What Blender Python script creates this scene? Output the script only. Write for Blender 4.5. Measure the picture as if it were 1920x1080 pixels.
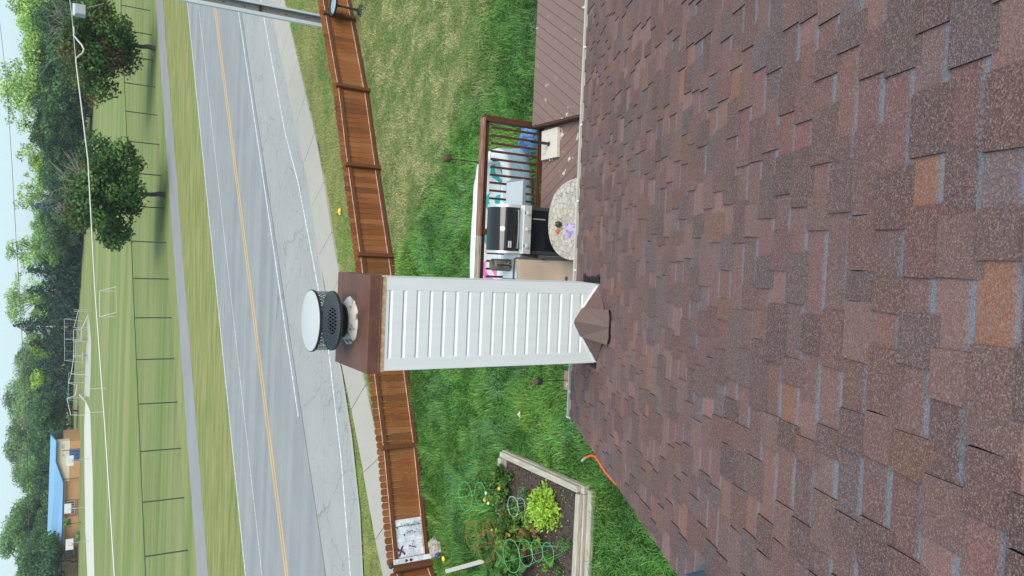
import bpy, bmesh, math, random
import numpy as np
from mathutils import Vector, Matrix
random.seed(7)
RNG = np.random.default_rng(11)
R = math.radians

# ------------------------------------------------------------------ scene, camera, light
for o in list(bpy.data.objects):
    bpy.data.objects.remove(o)
SC = bpy.context.scene
COL = SC.collection
FPX, PITCH, ROLL, YAW, CAMH = 1425.0, R(31.55), R(1.35), R(2.0), 7.1
CAM = np.array([0.0, 0.0, CAMH])
fw = np.array([-math.sin(YAW) * math.cos(PITCH), math.cos(YAW) * math.cos(PITCH), -math.sin(PITCH)])
r0 = np.array([math.cos(YAW), math.sin(YAW), 0.0])
u0 = np.cross(r0, fw)
RT = r0 * math.cos(ROLL) + u0 * math.sin(ROLL)      # right of the upright (portrait) picture
UP = u0 * math.cos(ROLL) - r0 * math.sin(ROLL)      # up of the upright picture
cam_d = bpy.data.cameras.new('camera')
cam_o = bpy.data.objects.new('camera', cam_d)
COL.objects.link(cam_o)
# the phone was held on its side: picture right = down, picture up = right
cx, cy, cz = -UP, RT, -fw
cam_o.matrix_world = Matrix(((cx[0], cy[0], cz[0], 0), (cx[1], cy[1], cz[1], 0), (cx[2], cy[2], cz[2], CAMH), (0, 0, 0, 1)))
cam_d.sensor_width = 36.0
cam_d.lens = FPX / 1920 * 36.0
cam_d.clip_end = 4000
cam_d.clip_start = 0.05
SC.camera = cam_o

SUN_EL, SUN_AZ = R(50), R(148)      # azimuth measured clockwise from +Y
W = bpy.data.worlds.new('World')
SC.world = W
W.use_nodes = True
wn = W.node_tree
wn.nodes.clear()
sky = wn.nodes.new('ShaderNodeTexSky')
sky.sky_type = 'NISHITA'
sky.sun_disc = False
sky.sun_elevation = SUN_EL
sky.sun_rotation = SUN_AZ
sky.air_density = 1.0
sky.dust_density = 0.6
sky.ozone_density = 1.6
bg = wn.nodes.new('ShaderNodeBackground')
bg.inputs['Strength'].default_value = 0.15
wo = wn.nodes.new('ShaderNodeOutputWorld')
haze_mix = wn.nodes.new('ShaderNodeMix')      # thin high haze evens out the clear sky
haze_mix.data_type = 'RGBA'
haze_mix.inputs['Factor'].default_value = 0.88
haze_mix.inputs[7].default_value = (2.0, 2.72, 3.12, 1)
wn.links.new(sky.outputs[0], haze_mix.inputs[6])
wn.links.new(haze_mix.outputs[2], bg.inputs[0])
wn.links.new(bg.outputs[0], wo.inputs[0])
sun_d = bpy.data.lights.new('sun', 'SUN')
sun_d.energy = 2.2
sun_d.angle = R(45)
sun_d.color = (1.0, 0.93, 0.83)
sun_o = bpy.data.objects.new('sun', sun_d)
COL.objects.link(sun_o)
sd = Vector((math.sin(SUN_AZ) * math.cos(SUN_EL), math.cos(SUN_AZ) * math.cos(SUN_EL), math.sin(SUN_EL)))
sun_o.rotation_euler = sd.to_track_quat('Z', 'Y').to_euler()
SC.view_settings.view_transform = 'Standard'
SC.view_settings.look = 'None'
SC.view_settings.exposure = 0.95
SC.view_settings.gamma = 1.0
SC.view_settings.use_curve_mapping = False

# ------------------------------------------------------------------ pixel helpers (photo pixels, 1920x1080)
def ray(x, y):
    d = fw + RT * ((540 - y) / FPX) + UP * (-(x - 960) / FPX)
    return d / np.linalg.norm(d)
def G(x, y, z=0.0):
    d = ray(x, y)
    return CAM + d * ((z - CAMH) / d[2])
def G2(x, y, z=0.0):
    g = G(x, y, z)
    return (float(g[0]), float(g[1]))
TH = R(35.3)
EX, EY = math.cos(TH), math.sin(TH)
def rd(t, c):      # road frame -> world xy
    return (t * EX - c * EY, t * EY + c * EX)

# ------------------------------------------------------------------ material helpers
class NM:
    def __init__(s, name, rough=0.7, spec=0.3, metal=0.0):
        s.m = bpy.data.materials.new(name)
        s.m.use_nodes = True
        s.t = s.m.node_tree
        s.b = s.t.nodes['Principled BSDF']
        s.out = s.t.nodes['Material Output']
        s.b.inputs['Roughness'].default_value = rough
        s.b.inputs['Specular IOR Level'].default_value = spec
        s.b.inputs['Metallic'].default_value = metal
    def n(s, ty, **kw):
        nd = s.t.nodes.new(ty)
        for k, v in kw.items():
            setattr(nd, k, v)
        return nd
    def put(s, sock, v):
        if v is None:
            return
        if hasattr(v, 'is_output'):
            s.t.links.new(v, sock)
        elif isinstance(v, (tuple, list)) and len(v) == 3 and sock.type == 'RGBA':
            sock.default_value = (*v, 1)
        else:
            sock.default_value = v
    def pos(s):
        return s.n('ShaderNodeNewGeometry').outputs['Position']
    def obj(s):
        return s.n('ShaderNodeTexCoord').outputs['Object']
    def uv(s):
        return s.n('ShaderNodeTexCoord').outputs['UV']
    def rnd(s):
        return s.n('ShaderNodeObjectInfo').outputs['Random']
    def attr(s, a='Col', out='Color'):
        return s.n('ShaderNodeAttribute', attribute_name=a).outputs[out]
    def map(s, v, scale=(1, 1, 1), rot=(0, 0, 0), loc=(0, 0, 0)):
        m = s.n('ShaderNodeMapping')
        s.put(m.inputs['Vector'], v)
        m.inputs['Scale'].default_value = scale
        m.inputs['Rotation'].default_value = rot
        m.inputs['Location'].default_value = loc
        return m.outputs[0]
    def noise(s, scale, detail=4, vec=None, rough=0.55, dist=0.0):
        m = s.n('ShaderNodeTexNoise')
        s.put(m.inputs['Vector'], vec)
        m.inputs['Scale'].default_value = scale
        m.inputs['Detail'].default_value = detail
        m.inputs['Roughness'].default_value = rough
        m.inputs['Distortion'].default_value = dist
        return m.outputs[0]
    def vor(s, scale, vec=None, feature='F1', out='Distance', rand=1.0):
        m = s.n('ShaderNodeTexVoronoi', feature=feature)
        s.put(m.inputs['Vector'], vec)
        m.inputs['Scale'].default_value = scale
        m.inputs['Randomness'].default_value = rand
        return m.outputs[out]
    def ramp(s, fac, stops):
        m = s.n('ShaderNodeValToRGB')
        s.put(m.inputs[0], fac)
        cr = m.color_ramp
        while len(cr.elements) < len(stops):
            cr.elements.new(0.5)
        for e, (p, c) in zip(cr.elements, stops):
            e.position = p
            e.color = (*c, 1) if len(c) == 3 else c
        return m.outputs[0]
    def rng(s, v, a, b, c=0.0, d=1.0, smooth=False):
        m = s.n('ShaderNodeMapRange')
        if smooth:
            m.interpolation_type = 'SMOOTHSTEP'
        s.put(m.inputs[0], v)
        for i, q in enumerate((a, b, c, d)):
            m.inputs[i + 1].default_value = q
        return m.outputs[0]
    def mix(s, fac, a, b, mode='MIX'):
        m = s.n('ShaderNodeMix', data_type='RGBA', blend_type=mode)
        s.put(m.inputs['Factor'], fac)
        s.put(m.inputs[6], a)
        s.put(m.inputs[7], b)
        return m.outputs[2]
    def math(s, op, a, b=None):
        m = s.n('ShaderNodeMath', operation=op)
        s.put(m.inputs[0], a)
        s.put(m.inputs[1], b)
        return m.outputs[0]
    def dot(s, v, w):
        m = s.n('ShaderNodeVectorMath', operation='DOT_PRODUCT')
        s.put(m.inputs[0], v)
        m.inputs[1].default_value = w
        return m.outputs['Value']
    def sep(s, v):
        m = s.n('ShaderNodeSeparateXYZ')
        s.put(m.inputs[0], v)
        return m.outputs
    def bump(s, h, strength=0.4, dist=0.01):
        m = s.n('ShaderNodeBump')
        m.inputs['Strength'].default_value = strength
        m.inputs['Distance'].default_value = dist
        s.put(m.inputs['Height'], h)
        s.put(s.b.inputs['Normal'], m.outputs[0])
    def col(s, c):
        s.put(s.b.inputs['Base Color'], c)
        return s.m
    def leafy(s, amt=0.35):
        tr = s.n('ShaderNodeBsdfTranslucent')
        mx = s.n('ShaderNodeMixShader')
        src = s.b.inputs['Base Color'].links
        if src:
            s.t.links.new(src[0].from_socket, tr.inputs[0])
        mx.inputs[0].default_value = amt
        s.t.links.new(s.b.outputs[0], mx.inputs[1])
        s.t.links.new(tr.outputs[0], mx.inputs[2])
        s.t.links.new(mx.outputs[0], s.out.inputs[0])
        return s.m

def plain(name, c, rough=0.6, spec=0.3, metal=0.0, var=0.12, scale=6.0, bump=0.0):
    k = NM(name, rough, spec, metal)
    f = k.noise(scale, 5, k.obj())
    a = tuple(v * (1 - var) for v in c)
    b = tuple(min(1, v * (1 + var)) for v in c)
    if bump:
        k.bump(f, bump, 0.01)
    return k.col(k.mix(f, a, b))

# ------------------------------------------------------------------ mesh helpers
class MB:
    def __init__(s):
        s.v, s.f, s.mi = [], [], []
    def add(s, vs, fs, mi=0):
        o = len(s.v)
        s.v += [tuple(map(float, p)) for p in vs]
        s.f += [tuple(i + o for i in f) for f in fs]
        s.mi += [mi] * len(fs)
        return s
    def box(s, c, d, rot=None, mi=0, top=None):
        hx, hy, hz = d[0] / 2, d[1] / 2, d[2] / 2
        P = [Vector((x, y, z)) for z in (-hz, hz) for y in (-hy, hy) for x in (-hx, hx)]
        if rot is not None:
            M = Matrix.Rotation(rot, 3, 'Z') if isinstance(rot, (int, float)) else rot
            P = [M @ p for p in P]
        P = [p + Vector(c) for p in P]
        s.add(P, [(0, 2, 3, 1), (0, 1, 5, 4), (1, 3, 7, 5), (3, 2, 6, 7), (2, 0, 4, 6)], mi)
        s.add([], [], mi)
        o = len(s.v) - 8
        s.f.append((o + 4, o + 5, o + 7, o + 6))
        s.mi.append(mi if top is None else top)
        return s
    def tube(s, pts, r, n=8, caps=True, mi=0):
        pts = [Vector(p) for p in pts]
        rs = [r] * len(pts) if isinstance(r, (int, float)) else list(r)
        vs, fs = [], []
        ref = None
        for i, p in enumerate(pts):
            a = pts[max(i - 1, 0)]
            b = pts[min(i + 1, len(pts) - 1)]
            t = (b - a).normalized() if (b - a).length > 1e-9 else Vector((0, 0, 1))
            if ref is None:
                ref = Vector((1, 0, 0)) if abs(t.x) < 0.8 else Vector((0, 1, 0))
            x = (ref - t * ref.dot(t)).normalized()
            ref = x
            y = t.cross(x)
            for k in range(n):
                q = 2 * math.pi * k / n
                vs.append(p + (x * math.cos(q) + y * math.sin(q)) * rs[i])
        for i in range(len(pts) - 1):
            for k in range(n):
                k2 = (k + 1) % n
                fs.append((i * n + k, i * n + k2, (i + 1) * n + k2, (i + 1) * n + k))
        if caps:
            fs.append(tuple(range(n - 1, -1, -1)))
            fs.append(tuple((len(pts) - 1) * n + k for k in range(n)))
        return s.add(vs, fs, mi)
    def lathe(s, prof, n=24, c=(0, 0, 0), mi=0, close=False):
        vs, fs = [], []
        m = len(prof)
        for k in range(n):
            q = 2 * math.pi * k / n
            for (r, z) in prof:
                vs.append((c[0] + r * math.cos(q), c[1] + r * math.sin(q), c[2] + z))
        for k in range(n):
            k2 = (k + 1) % n
            for i in range(m - 1 if not close else m):
                j = (i + 1) % m
                fs.append((k * m + i, k2 * m + i, k2 * m + j, k * m + j))
        if not close:
            if prof[0][0] > 1e-6:
                fs.append(tuple(k * m for k in range(n - 1, -1, -1)))
            if prof[-1][0] > 1e-6:
                fs.append(tuple(k * m + m - 1 for k in range(n)))
        return s.add(vs, fs, mi)
    def prism(s, poly, z0, z1, mi=0, top=None):
        n = len(poly)
        vs = [(p[0], p[1], z0) for p in poly] + [(p[0], p[1], z1) for p in poly]
        s.add(vs, [tuple(range(n - 1, -1, -1))] + [(i, (i + 1) % n, n + (i + 1) % n, n + i) for i in range(n)], mi)
        o = len(s.v) - 2 * n
        s.f.append(tuple(o + n + i for i in range(n)))
        s.mi.append(mi if top is None else top)
        return s
    def extrude_x(s, prof, x0, x1, mi=0):       # closed (y,z) profile along x
        n = len(prof)
        vs = [(x0, p[0], p[1]) for p in prof] + [(x1, p[0], p[1]) for p in prof]
        return s.add(vs, [tuple(range(n)), tuple(range(2 * n - 1, n - 1, -1))] +
                     [(i, n + i, n + (i + 1) % n, (i + 1) % n) for i in range(n)], mi)
    def build(s, name, mats, parent=None, smooth=False, off=(0, 0, 0), bevel=0.0):
        me = bpy.data.meshes.new(name)
        vs = s.v if off == (0, 0, 0) else [(p[0] - off[0], p[1] - off[1], p[2] - off[2]) for p in s.v]
        me.from_pydata(vs, [], s.f)
        for m in (mats if isinstance(mats, (list, tuple)) else [mats]):
            me.materials.append(m)
        if any(s.mi):
            me.polygons.foreach_set('material_index', s.mi)
        bm = bmesh.new()
        bm.from_mesh(me)
        bmesh.ops.recalc_face_normals(bm, faces=bm.faces)
        bm.to_mesh(me)
        bm.free()
        if smooth:
            me.polygons.foreach_set('use_smooth', [True] * len(me.polygons))
        o = bpy.data.objects.new(name, me)
        COL.objects.link(o)
        if parent is not None:
            o.parent = parent
        if bevel:
            b = o.modifiers.new('bevel', 'BEVEL')
            b.width = bevel
            b.segments = 2
            b.limit_method = 'ANGLE'
        if smooth:
            e = o.modifiers.new('split', 'EDGE_SPLIT')
            e.split_angle = R(45)
        return o

def fast_mesh(name, V, nper, mat, parent=None, cols=None, faces=None, mats2=None):
    """V: (N*nper,3) array, faces: list of index tuples within one piece"""
    me = bpy.data.meshes.new(name)
    N = len(V) // nper
    me.vertices.add(len(V))
    me.vertices.foreach_set('co', np.ascontiguousarray(V, dtype=np.float32).ravel())
    base = np.arange(N)[:, None] * nper
    loops, starts, totals, at = [], [], [], 0
    per = np.concatenate([np.array(f) for f in faces])
    loops = (base + per[None, :]).ravel()
    ln = np.array([len(f) for f in faces])
    st = np.concatenate([[0], np.cumsum(ln)[:-1]])
    starts = (np.arange(N)[:, None] * len(per) + st[None, :]).ravel()
    me.loops.add(len(loops))
    me.loops.foreach_set('vertex_index', loops.astype(np.int32))
    me.polygons.add(len(starts))
    me.polygons.foreach_set('loop_start', starts.astype(np.int32))
    if cols is not None:
        a = me.color_attributes.new('Col', 'FLOAT_COLOR', 'POINT')
        c = np.ones((len(V), 4), np.float32)
        c[:, :3] = np.repeat(cols, nper, axis=0) if len(cols) == N else cols
        a.data.foreach_set('color', c.ravel())
    me.update(calc_edges=True)
    me.shade_flat()
    me.materials.append(mat)
    if mats2 is not None:               # every face but the first of a piece takes the second material
        me.materials.append(mats2)
        me.polygons.foreach_set('material_index', np.tile(np.array([0] + [1] * (len(faces) - 1), np.int32), N))
    o = bpy.data.objects.new(name, me)
    COL.objects.link(o)
    if parent is not None:
        o.parent = parent
    return o

def tag(o, label, cat, group=None):
    o['label'] = label
    o['category'] = cat
    if group:
        o['group'] = group
    return o
def thing(name, label, cat, loc=(0, 0, 0), rz=0.0, group=None):
    o = bpy.data.objects.new(name, None)
    o.empty_display_size = 0.2
    COL.objects.link(o)
    o.location = loc
    o.rotation_euler = (0, 0, rz)
    return tag(o, label, cat, group)
def struct(o):
    o['kind'] = 'structure'
    return o
def stuff(o, label=None):
    o['kind'] = 'stuff'
    if label:
        o['label'] = label
    return o
def clip_poly(poly, a, b, c):       # keep a*x+b*y<=c
    out = []
    for i in range(len(poly)):
        p, q = poly[i], poly[(i + 1) % len(poly)]
        dp, dq = a * p[0] + b * p[1] - c, a * q[0] + b * q[1] - c
        if dp <= 0:
            out.append(p)
        if (dp < 0 < dq) or (dq < 0 < dp):
            t = dp / (dp - dq)
            out.append((p[0] + (q[0] - p[0]) * t, p[1] + (q[1] - p[1]) * t))
    return out
def vnoise(x, y, seed=0):           # smooth value noise, numpy
    def h(i, j):
        q = np.sin(i * 127.1 + j * 311.7 + seed * 74.7) * 43758.5453
        return q - np.floor(q)
    i, j = np.floor(x), np.floor(y)
    f, g = x - i, y - j
    f, g = f * f * (3 - 2 * f), g * g * (3 - 2 * g)
    return (h(i, j) * (1 - f) + h(i + 1, j) * f) * (1 - g) + (h(i, j + 1) * (1 - f) + h(i + 1, j + 1) * f) * g
def sstep(x, a, b):
    t = np.clip((x - a) / (b - a), 0, 1)
    return t * t * (3 - 2 * t)


# ================================================================== SETTING: ground, road, paths
def rv(c, k):
    return tuple(min(1.0, v * k) for v in c)
g = NM('ground_grass', 0.95, 0.05)
P = g.pos()
cc = g.dot(P, (-EY, EX, 0))
xyz = g.sep(P)
str1 = g.noise(1.0, 6, g.map(P, (0.05, 0.9, 1), (0, 0, -TH)))
str2 = g.noise(1.0, 6, g.map(P, (0.35, 2.2, 1), (0, 0, -TH - 0.3)))
fine = g.noise(14, 6, P, 0.7)
blot = g.noise(0.35, 4, P)
field = g.mix(g.rng(str1, 0.34, 0.66), (0.145, 0.205, 0.058), (0.265, 0.285, 0.125))
field = g.mix(g.rng(g.math('ADD', g.math('MULTIPLY', str2, 0.5), g.math('MULTIPLY', fine, 0.5)), 0.35, 0.65), field, g.mix(0.5, field, (0.088, 0.156, 0.037)))
field = g.mix(g.rng(g.noise(1.0, 5, g.map(P, (0.02, 0.16, 1), (0, 0, -TH + 0.2))), 0.45, 0.7, 0, 0.6), field, (0.33, 0.31, 0.16))
rough_edge = g.math('MULTIPLY', g.rng(xyz[1], 150, 165, 0, 1), g.rng(g.noise(0.05, 3, P), 0.45, 0.6))
field = g.mix(g.math('MULTIPLY', rough_edge, 0.6), field, (0.20, 0.18, 0.09))
vmix = g.math('ADD', g.math('MULTIPLY', str2, 0.55), g.math('MULTIPLY', fine, 0.45))
verge = g.ramp(vmix, [(0.32, (0.11, 0.155, 0.045)), (0.46, (0.19, 0.215, 0.075)), (0.56, (0.27, 0.265, 0.115)), (0.70, (0.33, 0.30, 0.15))])
dryf = g.math('MINIMUM', g.math('SUBTRACT', xyz[1], 13.0), g.math('DIVIDE', g.math('SUBTRACT', g.math('ADD', g.math('MULTIPLY', xyz[0], 1.12), xyz[1]), 16.9), 1.5))
dry = g.rng(g.math('ADD', dryf, g.rng(g.noise(0.8, 4, P), 0.3, 0.7, -0.8, 0.8)), -0.5, 0.9, 0, 1, True)
ydry = g.ramp(g.math('ADD', g.math('MULTIPLY', g.noise(2.2, 5, P), 0.5), g.math('MULTIPLY', fine, 0.5)), [(0.36, (0.10, 0.16, 0.05)), (0.5, (0.20, 0.225, 0.09)), (0.62, (0.32, 0.29, 0.15))])
ylush = g.ramp(fine, [(0.3, (0.018, 0.045, 0.010)), (0.55, (0.04, 0.09, 0.02)), (0.75, (0.085, 0.10, 0.04))])
yard = g.mix(dry, ylush, ydry)
c1 = g.mix(g.rng(cc, 15.9, 16.2), yard, verge)
c2 = g.mix(g.rng(cc, 40.5, 42.5), c1, field)
g.bump(fine, 0.8, 0.06)
M_GROUND = g.col(c2)
S = 1800
ground = struct(MB().add([(-S, -300, 0), (S, -300, 0), (S, 3000, 0), (-S, 3000, 0)], [(0, 1, 2, 3)]).build('ground', M_GROUND))

# asphalt travel lanes
a = NM('asphalt', 0.75, 0.35)
P = a.pos()
lane = a.noise(1.0, 3, a.map(P, (0.010, 1.25, 1), (0, 0, -TH)), 0.5)
grain = a.noise(60, 4, P, 0.7)
blo = a.noise(0.5, 4, P)
base = a.mix(a.rng(lane, 0.36, 0.64), (0.225, 0.238, 0.248), (0.345, 0.352, 0.355))
base = a.mix(a.rng(grain, 0.3, 0.7), rv((0.22, 0.235, 0.25), 0.8), base)
base = a.mix(a.rng(blo, 0.4, 0.8, 0, 0.35), base, (0.33, 0.335, 0.335))
ck = a.vor(0.45, a.map(P, (0.35, 1, 1), (0, 0, -TH)), 'DISTANCE_TO_EDGE')
dn = a.noise(3, 5, P)
crack = a.math('MULTIPLY', a.rng(a.math('ADD', ck, a.rng(dn, 0.3, 0.7, -0.02, 0.02)), 0.0, 0.012, 1, 0), a.rng(a.noise(0.25, 3, P), 0.60, 0.66, 0, 0.5))
a.bump(grain, 0.3, 0.004)
M_ASPH = a.col(a.mix(crack, base, (0.12, 0.12, 0.12)))
# cracked older strip
a = NM('cracked_asphalt', 0.8, 0.3)
P = a.pos()
grain = a.noise(70, 4, P, 0.7)
base = a.mix(a.noise(0.6, 5, P), (0.265, 0.272, 0.268), (0.365, 0.368, 0.358))
base = a.mix(a.rng(grain, 0.3, 0.7, 0.25, 0), base, (0.2, 0.21, 0.22))
wob = a.n('ShaderNodeVectorMath', operation='ADD')
nz = a.n('ShaderNodeTexNoise')
nz.inputs['Scale'].default_value = 2.2
nz.inputs['Detail'].default_value = 5
a.put(nz.inputs['Vector'], P)
sc = a.n('ShaderNodeVectorMath', operation='SCALE')
a.put(sc.inputs[0], nz.outputs['Color'])
sc.inputs['Scale'].default_value = 0.55
a.put(wob.inputs[0], P)
a.put(wob.inputs[1], sc.outputs[0])
e1 = a.vor(0.55, a.map(wob.outputs[0], (0.6, 1, 1), (0, 0, -TH)), 'DISTANCE_TO_EDGE')
e2 = a.vor(2.4, wob.outputs[0], 'DISTANCE_TO_EDGE')
area = a.rng(a.noise(0.45, 3, P), 0.44, 0.58)
crack = a.math('MAXIMUM', a.rng(e1, 0.002, 0.010, 0.55, 0), a.math('MULTIPLY', a.rng(e2, 0.006, 0.03, 0.55, 0), area))
a.bump(a.math('SUBTRACT', grain, crack), 0.4, 0.006)
M_CRACK = a.col(a.mix(crack, base, (0.13, 0.135, 0.14)))
a = NM('concrete_walk', 0.85, 0.25)
P = a.pos()
base = a.mix(a.noise(1.3, 5, P), (0.36, 0.335, 0.295), (0.46, 0.435, 0.39))
base = a.mix(a.rng(a.rnd(), 0, 1, 0, 0.25), base, (0.30, 0.295, 0.28))
base = a.mix(a.rng(a.noise(90, 3, P), 0.35, 0.7, 0.4, 0), base, (0.22, 0.21, 0.19))
a.bump(a.noise(120, 3, P), 0.25, 0.003)
M_WALK = a.col(base)
a = NM('path_asphalt', 0.85, 0.25)
P = a.pos()
M_PATH = a.col(a.mix(a.noise(0.5, 6, P), (0.20, 0.20, 0.21), (0.29, 0.29, 0.295)))
a = NM('white_line_paint', 0.7, 0.3)
P = a.pos()
M_WLINE = a.col(a.mix(a.rng(a.noise(9, 6, P, 0.7), 0.40, 0.56), (0.36, 0.37, 0.38), (0.74, 0.75, 0.75)))
a = NM('yellow_line_paint', 0.7, 0.3)
P = a.pos()
M_YLINE = a.col(a.mix(a.rng(a.noise(9, 6, P, 0.7), 0.36, 0.52), (0.36, 0.33, 0.27), (0.72, 0.40, 0.075)))

def ribbon(name, pts, w0, w1, z, m, parent=None, jag=0.0):
    """sheet along a polyline (xy), from offset w0 to w1 on its left side"""
    pts = [Vector(p) for p in pts]
    if jag:
        q = []
        for i in range(len(pts) - 1):
            n = max(1, int((pts[i + 1] - pts[i]).length / 0.4))
            q += [pts[i].lerp(pts[i + 1], k / n) for k in range(n)]
        pts = q + [pts[-1]]
    vs, fs = [], []
    for i, p in enumerate(pts):
        t = (pts[min(i + 1, len(pts) - 1)] - pts[max(i - 1, 0)]).normalized()
        n = Vector((-t.y, t.x))
        j0, j1 = random.uniform(-jag, jag), random.uniform(-jag, jag)
        A, B = p + n * (w0 + j0), p + n * (w1 + j1)
        vs += [(A.x, A.y, z), (B.x, B.y, z)]
    for i in range(len(pts) - 1):
        fs.append((2 * i, 2 * i + 2, 2 * i + 3, 2 * i + 1))
    return MB().add(vs, fs).build(name, m, parent)
def px_line(pts, ext0=30.0, ext1=60.0, z=0.0):
    """world polyline through photo pixels (given from the right end of the street to the left), extended both ways along the road"""
    w = [Vector(G2(x, y, z)) for x, y in pts]
    d = Vector((EX, EY))
    return [w[-1] - d * ext0] + w[::-1] + [w[0] + d * ext1]
T0, T1 = -60.0, 140.0
road = struct(ribbon('road', [rd(T0, 0), rd(T1, 0)], 22.62, 32.92, 0.004, M_ASPH))
strip_edge = px_line([(506, 0), (543, 175), (578, 335), (608, 540), (642, 705), (660, 820), (675, 960), (681, 1080)], 60, 90)
# older cracked strip between the travel lanes and the kerb
vs = [(p.x, p.y, 0.004) for p in strip_edge] + [(*rd(p.x * EX + p.y * EY, 22.618), 0.004) for p in strip_edge]
n = len(strip_edge)
strip = struct(MB().add(vs, [(i, i + 1, n + i + 1, n + i) for i in range(n - 1)]).build('road_shoulder', M_CRACK))
def line(name, c, w, m, t0=T0, t1=T1, z=0.008):
    return ribbon(name, [rd(t0 + (t1 - t0) * k / 60, c) for k in range(61)], -w / 2, w / 2, z, m, road)
line('yellow_line', 26.60, 0.11, M_YLINE)
line('yellow_line', 26.88, 0.11, M_YLINE)
line('lane_line', 30.1, 0.06, M_WLINE)
line('edge_line', 32.84, 0.11, M_WLINE)
line('lane_line', 22.98, 0.09, M_WLINE, 9.9, T1)
line('seam', 22.60, 0.035, plain('seam_tar', (0.07, 0.07, 0.075), 0.8, 0.2))
ribbon('edge_line', px_line([(489, 0), (535, 250), (560, 345), (597, 540), (617, 660), (640, 860), (650, 985), (657, 1075)], 60, 90), -0.035, 0.035, 0.008, M_WLINE, strip)
# paths beyond the road
path = struct(ribbon('path', [rd(t, 0) for t in np.linspace(T0, T1, 90)], 40.95, 44.0, 0.004, M_PATH, jag=0.12))

# sidewalk of cast slabs
swA = px_line([(506, 0), (543, 175), (578, 335), (608, 540), (645, 705), (674, 840), (696, 980), (719, 1077)], 40, 60)
sidewalk = struct(ribbon('sidewalk', swA, -1.40, -0.145, 0.030, plain('joint_grime', (0.16, 0.15, 0.13), 0.9, 0.1)))
L = [0.0]
for i in range(len(swA) - 1):
    L.append(L[-1] + (swA[i + 1] - swA[i]).length)
def on_sw(s):
    for i in range(len(swA) - 1):
        if s <= L[i + 1] or i == len(swA) - 2:
            u = (s - L[i]) / (L[i + 1] - L[i])
            t = (swA[i + 1] - swA[i]).normalized()
            return swA[i].lerp(swA[i + 1], u), Vector((-t.y, t.x))
s = 25.0
while s < L[-1] - 25:
    p0, n0 = on_sw(s)
    p1, n1 = on_sw(s + 1.74)
    q = [p0 - n0 * 0.142, p1 - n1 * 0.142, p1 - n1 * 1.41, p0 - n0 * 1.41]
    MB().prism([(v.x, v.y) for v in q], 0.0, 0.055 + random.uniform(-0.003, 0.003)).build('slab', M_WALK, sidewalk)
    s += 1.76
# concrete kerb between road and walk
kerb = struct(ribbon('kerb', strip_edge, -0.14, 0.0, 0.048, M_WALK))

# ================================================================== HOUSE (roof we stand on, chimney, gutter)
SL = R(28.0)
cS, sS = math.cos(SL), math.sin(SL)
DP = 1.02
Z0 = CAMH - DP / cS                       # roof height under the camera
YE = 5.62                                  # eave
ZE = Z0 - YE * math.tan(SL)
RX0, RX1 = -1.37, 6.4
def RZ(y):
    return Z0 - y * math.tan(SL)
SLOPE_LEN = (YE + 1.3) / cS
def RP(x, s, h=0.0):                       # roof coordinates: x, distance up from the eave, height above the deck
    return (x, YE - s * cS + h * sS, ZE + s * sS + h * cS)
house = thing('house', 'brown shingled house with white chimney, seen from its own roof', 'house', (2.5, -1.3, 0))
HO = (2.5, -1.3, 0)

sh = NM('shingle_granules', 0.9, 0.15)
P = sh.pos()
col = sh.attr('Col')
band = sh.attr('band', 'Fac')
gr = sh.noise(250, 3, P, 0.8)
gcol = sh.vor(330, P, 'F1', 'Color')
gs = sh.sep(gcol)
wear = sh.noise(9, 5, P)
c = sh.mix(sh.rng(gr, 0.34, 0.66), sh.mix(0.62, col, (0.020, 0.014, 0.016)), sh.mix(0.26, col, (0.34, 0.23, 0.20)))
warm = sh.mix(gs[2], (0.36, 0.19, 0.12), (0.34, 0.27, 0.27))
c = sh.mix(sh.rng(gs[0], 0.70, 0.88, 0, 0.6), c, warm)
c = sh.mix(sh.rng(gs[1], 0.80, 0.92, 0, 0.5), c, (0.10, 0.11, 0.14))
c = sh.mix(sh.rng(wear, 0.35, 0.75, 0, 0.4), c, sh.mix(0.5, c, (0.16, 0.10, 0.09)))
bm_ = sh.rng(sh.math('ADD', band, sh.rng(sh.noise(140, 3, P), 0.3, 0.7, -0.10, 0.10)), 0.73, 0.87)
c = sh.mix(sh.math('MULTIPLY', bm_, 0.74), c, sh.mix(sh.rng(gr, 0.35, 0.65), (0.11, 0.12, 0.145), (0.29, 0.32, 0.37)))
sh.bump(gr, 0.5, 0.003)
M_SH = sh.col(c)
M_CUT = plain('asphalt_cut_edge', (0.016, 0.014, 0.015), 0.9, 0.1)
PAL = [(0.128, 0.068, 0.068), (0.118, 0.068, 0.070), (0.150, 0.082, 0.070), (0.090, 0.084, 0.098), (0.175, 0.110, 0.102),
       (0.092, 0.058, 0.062), (0.185, 0.096, 0.055), (0.145, 0.062, 0.064), (0.112, 0.082, 0.088), (0.15, 0.096, 0.090)]
PAL = [(r_ * 1.30, g_ * 1.08, b_ * 1.03) for (r_, g_, b_) in PAL]
PW = np.array([3, 3, 2.4, 1.6, 2.0, 2.2, 0.9, 1.0, 2.0, 2.0])
PW = PW / PW.sum()
E_ = 0.127
FACES = [(0, 1, 2, 3), (4, 7, 6, 5), (0, 4, 5, 1), (1, 5, 6, 2), (3, 7, 4, 0)]
pieces = []
row = 0
s0 = 0.0
rr = np.random.default_rng(5)
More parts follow.
